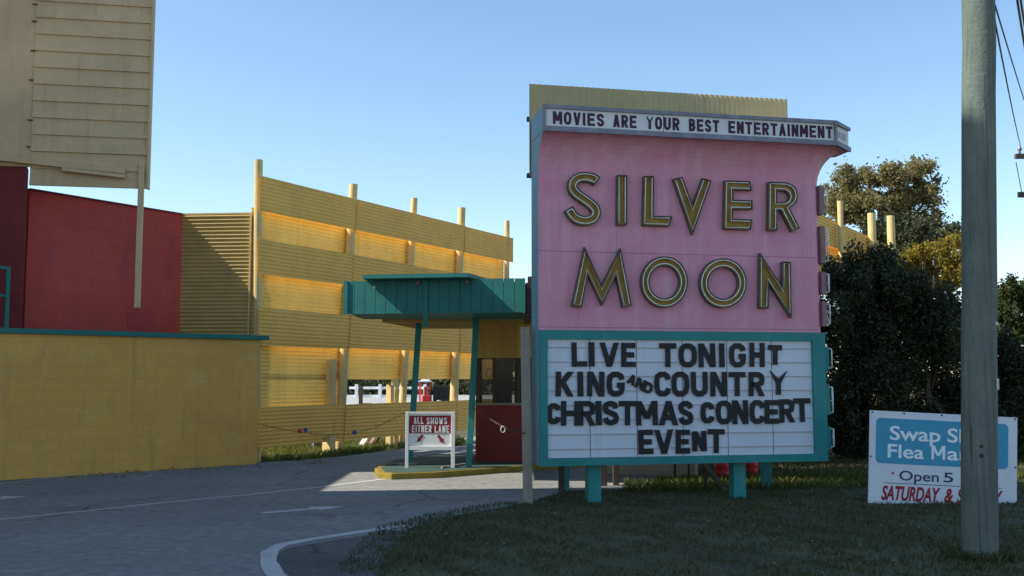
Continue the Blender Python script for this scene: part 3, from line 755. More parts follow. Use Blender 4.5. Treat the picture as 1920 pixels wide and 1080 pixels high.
# crown fascia
b = MB()
fp = [(uA - .03, -TH), (uA - .03, DC - .03), (uFR - .03, DC - .03), (uG - .04, dG), (uG - .04, -TH)]
b.v = [SF(u, vF0 + .01, d) for u, d in fp] + [SF(u, vF1 - .01, d) for u, d in fp]
b.f = [(4, 3, 2, 1, 0), (5, 6, 7, 8, 9)] + [(i, (i + 1) % 5, 5 + (i + 1) % 5, 5 + i) for i in range(5)]; b.m = [0, 0, 1, 0, 0, 0, 0]
b.build('crown', [M['fascia_white'], M['teal_side_lit']], sign)
M['crown_trim'] = mat('crown_trim_paint', (.20, .20, .25), .6, .25, 6, stain=.5, stain_col=(.35, .37, .42), stain_scale=5)
b = MB()
for v0, v1 in ((vF0 - .012, vF0 + .055), (vF1 - .05, vF1)):
    b.hexa([SF(uA - .05, v0, DC), SF(uFR, v0, DC), SF(uFR, v0, DC - .028), SF(uA - .05, v0, DC - .028), SF(uA - .05, v1, DC), SF(uFR, v1, DC), SF(uFR, v1, DC - .028), SF(uA - .05, v1, DC - .028)])
    b.hexa([SF(uFR + .001, v0, DC), SF(uG, v0, dG), SF(uG - .04, v0, dG), SF(uFR - .02, v0, DC - .04), SF(uFR + .001, v1, DC), SF(uG, v1, dG), SF(uG - .04, v1, dG), SF(uFR - .02, v1, DC - .04)])
for u0, u1 in ((uA - .05, uA - .01), (uFR - .035, uFR)):
    b.hexa([SF(u0, vF0 + .056, DC), SF(u1, vF0 + .056, DC), SF(u1, vF0 + .056, DC - .028), SF(u0, vF0 + .056, DC - .028), SF(u0, vF1 - .051, DC), SF(u1, vF1 - .051, DC), SF(u1, vF1 - .051, DC - .028), SF(u0, vF1 - .051, DC - .028)])
b.build('crown_trim', M['crown_trim'], sign)
b = MB()
for px in (1244, 1414):
    b = MB(); u = suv(px, 240, DC - .03)[0]; sbox(b, u - .004, u + .004, vF0 + .056, vF1 - .051, DC - .031, DC - .028); b.build('crown_seam', M['seam'], sign)
b = MB(); z1 = lambda zx, zy: (980 + zx / 3, 140 + zy / 3)
for (tx, xa, xb, ya, yb) in (('MOVIES', 170, 458, 212, 282), ('ARE', 508, 640, 235, 300), ('YOUR', 695, 882, 245, 316), ('BEST', 935, 1105, 258, 328), ('ENTERTAINMENT', 1157, 1742, 270, 352)):
    ua, v_ = suv(*z1(xa, (ya + yb) / 2), DC - .03); ub = suv(*z1(xb, (ya + yb) / 2), DC - .03)[0]
    vm = vF0 + (vF1 - vF0) * .50
    b = MB(); word(b, tx, ua, ub, vm - .082, vm + .086, .035, SF, DC - .029, DC - .025, gap=.24, widths={'I': .40, 'M': 1.2}); b.build('fascia_lettering', M['maroon'], sign)
b = MB(); e0 = SF(uFR - .03, 0, DC - .03); e1 = SF(uG - .04, 0, dG); FO = .003; ed = (e1 - e0); el = ed.length; ed.normalize(); en = Vector((ed.y, -ed.x, 0))
EF = frame_of(e0, ed, en)
# worn lettering on the chamfered end of the crown is illegible, only smudges remain
b = MB()
for k in range(6):
    u0 = .05 + k * (el - .12) / 6; q = EF(u0 + .012, (vF0 + vF1) / 2 + random.uniform(-.01, .01), FO); b.box(q, .03, .003, random.uniform(.08, .12), ed)
b.build('faded_mark', mat('faded_paint', (.36, .36, .42), .8, .3, 20), sign)
# channel letters
def inset(P, d):
    n = len(P); A = sum(P[i].x * P[(i + 1) % n].y - P[(i + 1) % n].x * P[i].y for i in range(n)); sg = 1 if A > 0 else -1
    out = []
    for i in range(n):
        d1 = (P[i] - P[i - 1]).normalized(); d2 = (P[(i + 1) % n] - P[i]).normalized()
        n1, n2 = Vector((-d1.y, d1.x)) * sg, Vector((-d2.y, d2.x)) * sg
        m = n1 + n2
        if m.length < 1e-3: m = n1.copy()
        m.normalize(); k = min(1 / max(m.dot(n1), .2), 2.6); out.append(P[i] + m * (d * k))
    return out
def loop_wall(b, P, Q, d0, d1):
    n = len(P); vs = []
    for i in range(n): vs += [SF(P[i].x, P[i].y, d0), SF(P[i].x, P[i].y, d1), SF(Q[i].x, Q[i].y, d1), SF(Q[i].x, Q[i].y, d0)]
    fs = []
    for i in range(n):
        A, B = 4 * i, 4 * ((i + 1) % n)
        for k in range(4): fs.append((A + k, A + (k + 1) % 4, B + (k + 1) % 4, B + k))
    b.add(vs, fs)
def fill(b, loops, d):
    bm = bmesh.new(); es = []
    for P in loops:
        vv = [bm.verts.new(SF(p.x, p.y, d)) for p in P]
        es += [bm.edges.new((vv[i], vv[(i + 1) % len(vv)])) for i in range(len(vv))]
    r_ = bmesh.ops.triangle_fill(bm, use_beauty=True, use_dissolve=False, edges=es, normal=sn)
    bm.verts.index_update()
    b.add([v.co.copy() for v in bm.verts], [tuple(v.index for v in f.verts) for f in bm.faces]); bm.free()
def smooth_loop(P, k=1):
    for _ in range(k):
        Q = []
        for i in range(len(P)):
            a, c = P[i], P[(i + 1) % len(P)]; Q += [a * .75 + c * .25, a * .25 + c * .75]
        P = Q
    return P
def channel(outer, holes=()):
    t_ = MB(); fill(t_, [inset(outer, .006)] + [inset(h, -.006) for h in holes], .035); L_ = t_.build('letter', M['gold'], sign)
    t_ = MB(); loop_wall(t_, outer, inset(outer, .009), -.0, .085)
    for h in holes: loop_wall(t_, inset(h, -.009), h, .0, .085)
    t_.build('rim', M['rim'], L_)
    t_ = MB()
    for P in [inset(outer, .026)] + [inset(h, -.026) for h in holes]:
        t_.tube([SF(p.x, p.y, .075) for p in P], .0078, 6, closed=True)
    t_.build('neon_tube', M['neon'], L_, smooth=True)
    return L_
def z1v(l): return [Vector(suv(980 + x / 3, 140 + y / 3)) for x, y in l]
def z2v(l): return [Vector(suv(980 + x / 3, 440 + y / 3)) for x, y in l]
Sc = [(412, 606), (385, 588), (345, 580), (305, 586), (277, 610), (274, 645), (296, 675), (330, 700), (368, 727), (398, 757), (403, 790), (385, 815), (345, 826), (305, 818), (278, 800), (250, 758)]
def catmull(P, k=3):
    out = []
    for i in range(len(P) - 1):
        a, b_, c, d = [Vector(P[max(0, min(len(P) - 1, j))]) for j in (i - 1, i, i + 1, i + 2)]
        for s in range(k):
            t_ = s / k; out.append(.5 * ((2 * b_) + (c - a) * t_ + (2 * a - 5 * b_ + 4 * c - d) * t_ ** 2 + (3 * b_ - a - 3 * c + d) * t_ ** 3))
    return out + [Vector(P[-1])]
Lf, Rt = ribbon_outline([tuple(p) for p in catmull(Sc)], 54, False)
channel(z1v([tuple(p) for p in Lf + Rt[::-1]]))
channel(z1v([(523, 570), (578, 571), (578, 850), (521, 849)]))
channel(z1v([(672, 575), (728, 576), (726, 799), (832, 801), (814, 857), (665, 852)]))
channel(z1v([(836, 591), (887, 580), (945, 742), (1000, 587), (1050, 602), (945, 906)]))
channel(z1v([(1125, 600), (1263, 604), (1279, 656), (1172, 653), (1172, 709), (1279, 712), (1279, 763), (1170, 761), (1170, 816), (1279, 819), (1269, 877), (1119, 873)]))
channel(z1v([(1370, 608), (1465, 611), (1500, 622), (1524, 646), (1534, 685), (1524, 724), (1487, 757), (1544, 868), (1500, 888), (1440, 768), (1419, 768), (1419, 881), (1366, 880)]),
        [z1v([(1417, 656), (1460, 658), (1480, 670), (1487, 690), (1480, 710), (1460, 722), (1417, 722)])])
channel(z2v([(340, 72), (437, 287), (541, 78), (604, 401), (553, 413), (515, 235), (438, 402), (358, 228), (325, 411), (268, 402)]))
for (cx, cy, rx, ry, ix, iy) in ((787, 269, 131, 144, 84, 92), (1116, 275, 131, 139, 85, 88)):
    channel(z2v([(cx + rx * math.cos(a), cy + ry * math.sin(a)) for a in [2 * math.pi * k / 36 for k in range(36)]]),
            [z2v([(cx + ix * math.cos(a), cy + iy * math.sin(a)) for a in [2 * math.pi * k / 36 for k in range(36)]])])
channel(z2v([(1322, 106), (1447, 300), (1447, 155), (1493, 155), (1498, 470), (1370, 272), (1370, 417), (1317, 415)]))
# reader board
uW0, uW1 = suv(1025, 740)[0], suv(1522, 740)[0]; vW0, vW1 = suv(1026, 859)[1], suv(1026, 636)[1]
b = MB(); sbox(b, .0, uFr, vB, vW0, -TH, .06); sbox(b, .0, uFr, vW1, vM, -TH, .06); sbox(b, 0, uW0, vW0, vW1, -TH, .06); sbox(b, uW1, uFr, vW0, vW1, -TH, .06)
b.build('cabinet', M['teal_sign'], sign)
b = MB(); sbox(b, -.004, -.001, vB + .01, vM, -TH, .04); b.build('cabinet_side', M['teal_side_lit'], sign)  # thin sheet holding the light-paled teal of the left end
b = MB(); sbox(b, uW0 + .001, uW1 - .001, vW0 + .001, vW1 - .001, -.05, .02); b.build('reader_panel', M['white_panel'], sign)
b = MB(); nr = 8; rh = (vW1 - vW0) / 8.15
for k in range(nr):
    v = vW1 - .105 - k * rh
    if v > vW0 + .02: sbox(b, uW0 + .002, uW1 - .002, v - .005, v + .005, .02, .034)
b.build('letter_track', mat('clear_track', (.40, .38, .40), .4, .15, 8), sign)
b = MB()
for zx in (436, 700, 957, 1208, 1460):
    u = suv(960 + zx / 3, 740)[0]; sbox(b, u - .004, u + .004, vW0 + .001, vW1 - .001, .0195, .0225)
b.build('panel_seam', M['seam'], sign)
READ = [
 ('L', 335, 422, 125, 262), ('I', 430, 465, 125, 262), ('V', 492, 602, 127, 263), ('E', 614, 696, 128, 264), ('T', 828, 925, 130, 265), ('O', 936, 1040, 131, 266), ('N', 1048, 1145, 131, 266), ('I', 1164, 1197, 131, 266), ('G', 1220, 1316, 130, 266), ('H', 1335, 1423, 128, 264), ('T', 1440, 1520, 140, 252),
 ('K', 245, 348, 290, 430), ('I', 368, 402, 290, 430), ('N', 422, 520, 290, 430), ('G', 532, 634, 290, 430), ('A', 650, 700, 308, 364), ('N', 697, 748, 329, 389), ('D', 738, 792, 350, 412), ('C', 800, 895, 290, 430), ('O', 896, 998, 290, 430), ('U', 1006, 1102, 291, 430), ('N', 1115, 1210, 291, 430), ('T', 1218, 1315, 292, 428), ('R', 1330, 1422, 292, 428), ('Y', 1448, 1550, 286, 420),
 ('C', 195, 275, 468, 586), ('H', 275, 380, 455, 594), ('R', 372, 470, 455, 594), ('I', 470, 505, 455, 592), ('S', 508, 602, 455, 592), ('T', 600, 700, 455, 592), ('M', 697, 820, 455, 592), ('A', 826, 935, 455, 592), ('S', 935, 1022, 455, 590), ('C', 1060, 1140, 462, 581), ('O', 1145, 1240, 453, 586), ('N', 1238, 1330, 451, 585), ('C', 1335, 1425, 450, 584), ('E', 1420, 1503, 450, 583), ('R', 1503, 1592, 445, 576), ('T', 1582, 1682, 440, 573),
 ('E', 710, 795, 617, 754), ('V', 800, 910, 617, 753), ('E', 920, 1002, 617, 751), ('N', 1012, 1095, 625, 738), ('T', 1100, 1198, 614, 748)]
for k, (c, xa, xb, ya, yb) in enumerate(READ):
    u0, v1_ = suv(960 + xa / 3, 600 + ya / 3, .04); u1, v0_ = suv(960 + xb / 3, 600 + yb / 3, .04)
    v0_ = suv(960 + xa / 3, 600 + yb / 3, .04)[1] if False else v0_
    small = (yb - ya) < 80
    b = MB(); d = .036 + (k % 3) * .002 + random.uniform(0, .001)
    w_ = .071 if not small else .040
    if c == 'I': w_ = u1 - u0
    glyph(b, c, u0, v0_, u1, v1_, w_, SF, d, d + .006, rot=(R(-24) if small else R(random.uniform(-1.2, 1.2))))
    b.build('reader_letter', M['black'], sign)
# theatre letters hung on the right-hand end
TH_ = [('T', 348, 402), ('H', 424, 494), ('E', 510, 552), ('A', 566, 612), ('T', 650, 694), ('R', 722, 778), ('E', 800, 842)]
for k, (c, ya, yb) in enumerate(TH_):
    ue = uP if k < 4 else uFr
    v1_ = suv(1545, ya)[1]; v0_ = suv(1545, yb)[1]
    b = MB(); sbox(b, ue + .002, ue + .075, v0_, v1_, -.33, .02)
    o = b.build('end_letter', M['rose_metal'] if k < 4 else M['teal_sign'], sign, bevel=.006)
    NF = lambda a, v, d: SF(ue + .095 + d, v, .03 - a)
    b = MB()
    for st in GL[c]:
        pts = [q for q in st if q != 'c']
        b.tube([NF(.02 + q[0] * .26, v0_ + .03 + q[1] * (v1_ - v0_ - .06), .012) for q in pts], .008, 6)
    for q in (0, 1):
        b.tube([NF(.01, v0_ + .03 + q * (v1_ - v0_ - .06), -.03), NF(.01, v0_ + .03 + q * (v1_ - v0_ - .06), .012)], .006, 6)
    b.tube([NF(.0, v0_ + .03, .012), NF(.0, v1_ - .03, .012)], .008, 6)
    b.build('neon_tube', M['neon'], o, smooth=True)
# ribbed back board rising behind the crown
DB = -TH - .06
u0, vt = suv(992, 157, DB); u1 = suv(1477, 200, DB)[0]; vb = suv(995, 330, DB)[1]
b = MB(); nx = int((u1 - u0) / .0127); vs = []
for i in range(nx + 1):
    u = u0 + (u1 - u0) * i / nx; d = DB + .009 * math.cos(2 * math.pi * (u - u0) / .0762)
    vs += [SF(u, vb, d), SF(u, vt, d)]
b.add(vs, [(2 * i, 2 * i + 2, 2 * i + 3, 2 * i + 1) for i in range(nx)])
b.build('back_board', M['back_metal'], sign, smooth=True)
b = MB()
for py in (222, 328):
    v = suv(993, py, DB)[1]; sbox(b, u0 - .02, u1 - .3, v - .03, v + .03, DB - .08, DB - .015)
b.build('back_rail', M['dark_wood'], sign)
# legs
def leg(px, yb, w, d, m):
    u, _ = suv(px, 880, d); g = gnd(px, yb)
    bb = MB(); sbox(bb, u - w / 2, u + w / 2, -.1, vB - .002, d - .11, d + .05); bb.build('leg', m, sign, bevel=.008)
leg(1113, 942, .18, -.15, M['teal_sign']); leg(1384, 935, .18, -.15, M['teal_sign'])
leg(1058, 915, .13, -1.6, M['teal_sign'])

# ------------------------------------------------------------------ posts and clutter under the marquee
def wood_post(px, py, top, w, m, label, name='wooden_post', lean=(0, 0)):
    g = gnd(px, py); zt_ = at(px, top, g.y).z if top < 2000 else top - 2000
    tt = thing(name, g, label, 'post')
    b = MB(); b.bar(g + Vector((0, 0, -.1)), Vector((g.x + lean[0], g.y + lean[1], zt_)), w, w * .9, (0, 1, 0)); b.build('shaft', m, tt, bevel=.008)
    b = MB(); q = Vector((g.x + lean[0], g.y + lean[1], zt_)); b.box(q + Vector((0, 0, .006)), w * 1.08, w, .012); b.build('top_cap', m, tt)
    return tt
wood_post(990, 944, 615, .125, M['grey_wood'], 'weathered grey square post leaning beside the left edge of the marquee', lean=(-.035, .05))
wood_post(1053, 925, 868, .085, M['dark_wood'], 'short dark wooden post under the marquee, nearest the grey leaning post')
wood_post(1132, 912, 865, .10, M['dark_wood'], 'dark wooden post half hidden behind the left teal leg of the marquee')
wood_post(1155, 910, 865, .09, M['dark_wood'], 'dark wooden post standing just right of the left teal leg of the marquee')
wood_post(1266, 902, 868, .035, M['dark'], 'thin dark stake standing before the low tan wall under the marquee', 'stake')
wood_post(1292, 900, 868, .03, M['dark'], 'thinner dark stake near the right end of the low tan wall', 'stake')
t = thing('low_wall', at(1230, 892, 17.2), 'low tan concrete wall seen beneath the marquee board', 'wall')
A, B = gnd(1140, 889), gnd(1303, 896)
M['concrete'] = mat('tan_concrete', (.33, .28, .22), .9, .12, 2, bump=.3, bscale=30, stain=.3, stain_col=(.22, .19, .16))
b = MB(); d = (B - A).normalized(); n = Vector((d.y, -d.x, 0)); b.prism([tuple(A[:2]), tuple(B[:2]), tuple((B - n * .2)[:2]), tuple((A - n * .2)[:2])], 0, .42); b.build('wall', M['concrete'], t, bevel=.01)
b = MB(); b.prism([tuple((A + n * .02)[:2]), tuple((B + n * .02 + d * .02)[:2]), tuple((B - n * .22 + d * .02)[:2]), tuple((A - n * .22)[:2])], .422, .46); b.build('cap', M['concrete'], t, bevel=.006)
def barrel(px, py, r_, h, label):
    g = gnd(px, py); tt = thing('barrel', g, label, 'barrel', 'red barrels behind the marquee')
    prof = [(0, .9), (.06, 1), (.25, 1.0), (.28, 1.05), (.31, 1.0), (.6, 1.0), (.63, 1.05), (.66, 1.0), (.9, 1), (.97, .95), (1, .85)]
    b = MB(); b.tube([g + Vector((0, 0, h * q)) for q, _ in prof], [r_ * k for _, k in prof], 18); b.build('drum', M['red'], tt, smooth=True)
    b = MB(); b.tube([g + Vector((0, 0, h + .002)), g + Vector((0, 0, h + .03))], r_ * .7, 18); b.build('lid', M['red'], tt)
barrel(1356, 899, .125, .33, 'larger red plastic barrel on the ground behind the marquee, left of the right teal leg')
barrel(1410, 893, .10, .30, 'smaller red plastic barrel on the ground between the two right teal legs of the marquee')
t = thing('fallen_branch', gnd(1330, 905), 'dark sloping board propped on the ground beneath the right half of the marquee', 'board')
a, c = at(1318, 868, 14.9), gnd(1362, 925)
b = MB(); b.bar(a, c + Vector((0, 0, .03)), .09, .04); b.build('plank', M['dark_wood'], t, bevel=.004)
b = MB(); b.bar(a + Vector((.06, .1, -.02)), a + Vector((.06, .1, -a.z)), .05, .05, (0, 1, 0)); b.build('prop', M['dark_wood'], t)

# ------------------------------------------------------------------ ticket booth on its island
isl = [(-1.92, 16.35), (-1.2, 16.62), (-.45, 17.25), (.35, 17.95), (1.3, 18.5), (1.3, 21.2), (-1.6, 20.4), (-2.25, 19.0), (-2.32, 17.3), (-2.15, 16.55)]
IZ = .10
b = MB(); b.prism(isl, -.05, IZ, 0)
o = b.build('traffic_island', [M['kerb_yellow']], None, bevel=.018); tag(o, kind='structure')
cx_, cy_ = sum(p[0] for p in isl) / len(isl), sum(p[1] for p in isl) / len(isl)
o = sheet('island_floor', [(cx_ + (x - cx_) * .93, cy_ + (y - cy_) * .94) for x, y in isl], IZ + .004, M['island_green']); tag(o, kind='structure')
booth = thing('ticket_booth', (-.3, 18.6, IZ), 'small yellow and red ticket booth with dark windows under a teal canopy', 'ticket booth')
BX0, BX1, BY0, BY1 = -.66, 1.15, 18.55, 20.2
M['booth_yellow'] = mat('booth_yellow_paint', (.50, .33, .09), .7, .12, 2.5, fine=.06, bump=.12, bscale=25, streak=.3)
M['booth_bright'] = mat('booth_bright_yellow', (.62, .42, .07), .65, .08, 3)
def zpx(py, Y): return at(930, py, Y).z
zr, zw, zt2 = zpx(760, BY0), zpx(671, BY0), zpx(604, BY0) + .1
b = MB()
for (x0, x1, y0, y1) in ((BX0, BX1, BY0, BY0 + .08), (BX0, BX0 + .08, BY0 + .082, BY1 - .082), (BX1 - .08, BX1, BY0 + .082, BY1 - .082), (BX0, BX1, BY1 - .08, BY1)):
    b.prism([(x0, y0), (x1, y0), (x1, y1), (x0, y1)], IZ, zr)
b.build('lower_wall', M['red_paint'], booth)
b = MB(); b.prism([(BX0 - .04, BY0 - .06), (BX1 + .03, BY0 - .06), (BX1 + .03, BY0 + .1), (BX0 - .04, BY0 + .1)], zr + .002, zr + .04); b.build('counter', M['grey_wood'], booth)
b = MB(); b.prism([(BX0, BY0), (BX1, BY0), (BX1, BY1), (BX0, BY1)], zw, zt2)
for x in (-.52, -.3, -.08): b.box((x, BY0 - .003, (zw + zt2) / 2), .006, .006, zt2 - zw - .1)
b.build('upper_wall', M['booth_yellow'], booth)
b = MB(); xs = .09
b.box((xs + .16, BY0 - .02, (zw + zt2) / 2 + .01), .30, .035, zt2 - zw - .02); b.build('trim_panel', M['booth_bright'], booth, bevel=.004)
b = MB(); 
for (x, w_) in ((BX0 + .035, .07), (-.33, .05), (.12, .05), (BX1 - .035, .07)):
    b.box((x, BY0 + .04, (zr + zw) / 2 + .02), w_, .07, zw - zr - .044)
    b.box((x, BY1 - .04, (zr + zw) / 2), w_, .07, zw - zr - .006)
b.box((BX0 + .04, BY1 - .6, (zr + zw) / 2), .07, .05, zw - zr - .006)
b.build('window_frame', mat('brown_frame', (.10, .06, .04), .7, .2, 6), booth)
gm = bpy.data.materials.new('dusty_glass'); gm.use_nodes = True
gn_ = gm.node_tree.nodes; gb = gn_['Principled BSDF']; gb.inputs['Roughness'].default_value = .08; gb.inputs['Base Color'].default_value = (.25, .25, .24, 1)
gt = gn_.new('ShaderNodeBsdfTransparent'); gt.inputs[0].default_value = (.55, .53, .5, 1); gx = gn_.new('ShaderNodeMixShader'); gx.inputs[0].default_value = .82
gm.node_tree.links.new(gb.outputs[0], gx.inputs[1]); gm.node_tree.links.new(gt.outputs[0], gx.inputs[2]); gm.node_tree.links.new(gx.outputs[0], gn_['Material Output'].inputs[0])
b = MB()
for (x0, x1) in ((BX0 + .071, -.356), (-.304, .094), (.146, BX1 - .071)): b.box(((x0 + x1) / 2, BY0 + .04, (zr + zw) / 2 + .02), x1 - x0, .006, zw - zr - .046)
b.build('window_glass', gm, booth)
b = MB(); b.box((-.18, BY1 - .14, (zr + zw) / 2), .9 * .4, .04, zw - zr - .01); b.box((.55, BY1 - .14, (zr + zw) / 2), 1.0, .04, zw - zr - .01); b.build('inner_partition', mat('brown_board', (.05, .035, .03), .8, .2, 4), booth)
b = MB(); p0 = Vector((-.42, BY0 + .12, zpx(700, BY0))); b.tube([p0 + Vector((.055 * math.cos(a), 0, .085 * math.sin(a))) for a in [2 * math.pi * k / 20 for k in range(20)]], .008, 6, closed=True)
b.build('ring_handle', M['dark'], booth, smooth=True)
# canopy
CZ0 = 2.62; CY0 = 15.55; CYB = 17.9; CSL = -.16
def cyf(x): return CY0 + .12 + CSL * (x + 1.2)
cxl, cxr = at(638, 555, CY0).x, at(985, 555, CY0).x
CZ1 = at(800, 523, CY0).z
b = MB(); nb = 17; wb = (cxr - cxl) / nb
for k in range(nb):
    x0 = cxl + k * wb + .003; x1 = cxl + (k + 1) * wb - .003
    b.prism([(x0, cyf(x0)), (x1, cyf(x1)), (x1, cyf(x1) + .03), (x0, cyf(x0) + .03)], CZ0 + random.uniform(-.004, .004), CZ1 + random.uniform(-.006, .006))
b.build('fascia_board', M['teal'], booth)
b = MB()
b.prism([(cxl + .02, cyf(cxl) + .032), (cxr - .02, cyf(cxr) + .032), (cxr - .02, CYB), (cxl + .02, CYB)], CZ0 + .03, CZ1 - .05)
b.prism([(cxl - .01, cyf(cxl) - .024), (cxl + .06, cyf(cxl) - .034), (cxl + .06, cyf(cxl + .06) - .002), (cxl - .01, cyf(cxl) - .002)], CZ0 - .01, CZ1)
b.prism([(cxr + .14, cyf(cxr) + .25), (4.25, cyf(3.2)), (4.25, CYB + .3), (cxr + .14, CYB)], CZ0 + .01, CZ1 - .06)  # hidden extension behind the marquee, added to shade the ground beyond
b.build('canopy_box', M['teal'], booth)
b = MB(); b.prism([(cxl + .35, CYB + .002), (BX1 + .2, CYB + .002), (BX1 + .2, BY1 + .2), (cxl + .7, BY1 + .2)], CZ0 - .02, CZ0 + .12); b.build('soffit', M['booth_yellow'], booth)
b = MB(); xa, xb = at(681, 517, CY0).x, at(880, 512, CY0).x
za_ = zb2 = CZ1 + .012
ra, rb_ = cyf(xa) - .34, cyf(xb) - .34
b.hexa([Vector((xa, ra, za_ - .01)), Vector((xb, rb_, zb2 - .01)), Vector((xb + .35, rb_ + 1.2, zb2 + .0)), Vector((xa, ra + 1.2, za_ + .0)),
        Vector((xa, ra, za_ + .05)), Vector((xb, rb_, zb2 + .05)), Vector((xb + .35, rb_ + 1.2, zb2 + .05)), Vector((xa, ra + 1.2, za_ + .05))])
b.build('roof_board', M['teal'], booth)
b = MB(); x = at(797, 560, CY0).x; b.box((x, cyf(x) - .022, (at(797, 524, CY0).z + at(797, 612, CY0).z) / 2), .075, .035, at(797, 524, CY0).z - at(797, 612, CY0).z); b.build('hanging_board', M['teal'], booth, bevel=.004)
b = MB()
for px in (783, 876): 
    q = at(px, 529, CY0); q.y = cyf(q.x) - .03; b.box(q, .06, .05, .06)
b.build('lamp_bracket', M['rose_metal'], booth, bevel=.006)
b = MB(); q = at(698, 536, CY0); q.y = cyf(q.x) - .02; b.tube([q + Vector((0, 0, -.02)), q + Vector((0, 0, .0)), q + Vector((.0, 0, .03))], [.01, .016, .012], 8); b.build('bulb', M['white'], booth, smooth=True)
b = MB(); b.prism([(cxr + .003, cyf(cxr) + .1), (cxr + .10, cyf(cxr) + .1), (cxr + .10, CYB - .2), (cxr + .003, CYB - .2)], CZ0 - .06, CZ1 - .06)
b.box((cxr + .07, CY0 + .2, CZ1 - .02), .06, .2, .14); b.box((cxr + .04, CY0 + .03, CZ0 - .03), .22, .10, .05, (1, 0, .35))
b.build('broken_end', M['dark_wood'], booth)
for (px, py, tx) in ((768, 869, 786), (879, 876, 893)):
    g = gnd(px, py, IZ); tp = at(tx, 604, g.y + .1); tp.z = CZ0 + .05
    b = MB(); b.bar(g, tp, .105, .105, (0, 1, 0)); b.build('canopy_post', M['teal_sign'], booth, bevel=.006)

g = gnd(1437, 916); b = MB(); b.bar(g, Vector((g.x, g.y, CZ0 + .02)), .14, .14, (0, 1, 0)); b.build('canopy_post', M['teal_sign'], booth, bevel=.006)
# all-shows sign
PY = 17.35
O_ = at(760, 780, PY); O_.z = 0
AF = frame_of(O_, Vector((1, 0, 0)), Vector((0, -1, 0)))
def auv(zx, zy): p = at(720 + zx / 5.4, 740 + zy / 5.4, PY); return (p.x - O_.x, p.z)
t = thing('lane_sign', (O_.x + .38, PY, IZ), 'white framed lane sign with red heading and two red arrows on the island', 'sign')
b = MB()
def abox(b, a, c, d0, d1):
    (u0, v0), (u1, v1) = auv(*a), auv(*c)
    u0, u1, v0, v1 = min(u0, u1), max(u0, u1), min(v0, v1), max(v0, v1)
    b.hexa([AF(u0, v0, d1), AF(u1, v0, d1), AF(u1, v0, d0), AF(u0, v0, d0), AF(u0, v1, d1), AF(u1, v1, d1), AF(u1, v1, d0), AF(u0, v1, d0)])
for (xa, xb) in ((220, 252), (682, 720)):
    u0, v1 = auv(xa, 172); u1 = auv(xb, 172)[0]
    b = MB(); b.hexa([AF(u0, IZ, .03), AF(u1, IZ, .03), AF(u1, IZ, -.03), AF(u0, IZ, -.03), AF(u0, v1, .03), AF(u1, v1, .03), AF(u1, v1, -.03), AF(u0, v1, -.03)]); b.build('leg', M['white'], t, bevel=.004)
b = MB(); abox(b, (252.5, 174), (681.5, 194), -.025, .025); b.build('frame_rail', M['white'], t, bevel=.003); b = MB(); abox(b, (252.5, 522), (681.5, 560), -.025, .028); b.build('frame_rail', M['white'], t, bevel=.003)
b = MB(); abox(b, (252.5, 195), (681.5, 521), -.012, .0); b.build('sign_panel', M['white'], t)
b = MB(); abox(b, (256, 212), (678, 392), .0, .003); b.build('heading_panel', M['sign_red'], t)
for (tx, xa, xb, ya, yb) in (('ALL', 303, 400, 226, 296), ('SHOWS', 432, 640, 230, 299), ('EITHER', 283, 483, 309, 382), ('LANE', 513, 660, 313, 385)):
    (u0, v1), (u1, v0) = auv(xa, ya), auv(xb, yb)
    b = MB(); word(b, tx, u0, u1, v0, v1, .020, AF, .003, .006, gap=.26, widths={'W': 1.3, 'I': .4}); b.build('lettering', M['white'], t)
b = MB()
for (ta, ti) in (((395, 408), (332, 482)), ((546, 412), (608, 495))):
    a, c = Vector(auv(*ta)), Vector(auv(*ti)); d = (c - a); Ln = d.length; d.normalize(); n = Vector((-d.y, d.x)); w_ = .022; hl = Ln * .5
    q = [a + n * w_, a - n * w_, c - d * hl - n * w_, c - d * hl - n * w_ * 1.9, c, c - d * hl + n * w_ * 1.9, c - d * hl + n * w_]
    vs = [AF(p.x, p.y, .004) for p in q] + [AF(p.x, p.y, .0) for p in q]
    b.add(vs, [(0, 1, 2, 6), (3, 4, 5), (3, 5, 6, 2)] + [(i, (i + 1) % 7, 7 + (i + 1) % 7, 7 + i) for i in range(7)]); b.build('arrow', M['sign_red'], t); b = MB()
t = thing('board', gnd(770, 871, IZ), 'grey scrap board lying on the island at the foot of the lane sign', 'board')
b = MB(); g = gnd(764, 872, IZ); b.box(g + Vector((0, 0, .024)), .34, .14, .03, (1, .15, 0)); b.box(g + Vector((-.28, .06, .02)), .24, .05, .02, (1, .5, 0)); b.build('plank', M['grey_wood'], t)
t = thing('pipe', gnd(850, 876, IZ), 'thin grey pipe lying along the island beside the right canopy post', 'pipe')
b = MB(); b.tube([gnd(828, 879, IZ) + Vector((0, 0, .025)), gnd(872, 873, IZ) + Vector((0, 0, .025))], .02, 8); b.build('tube', M['grey_wood'], t)

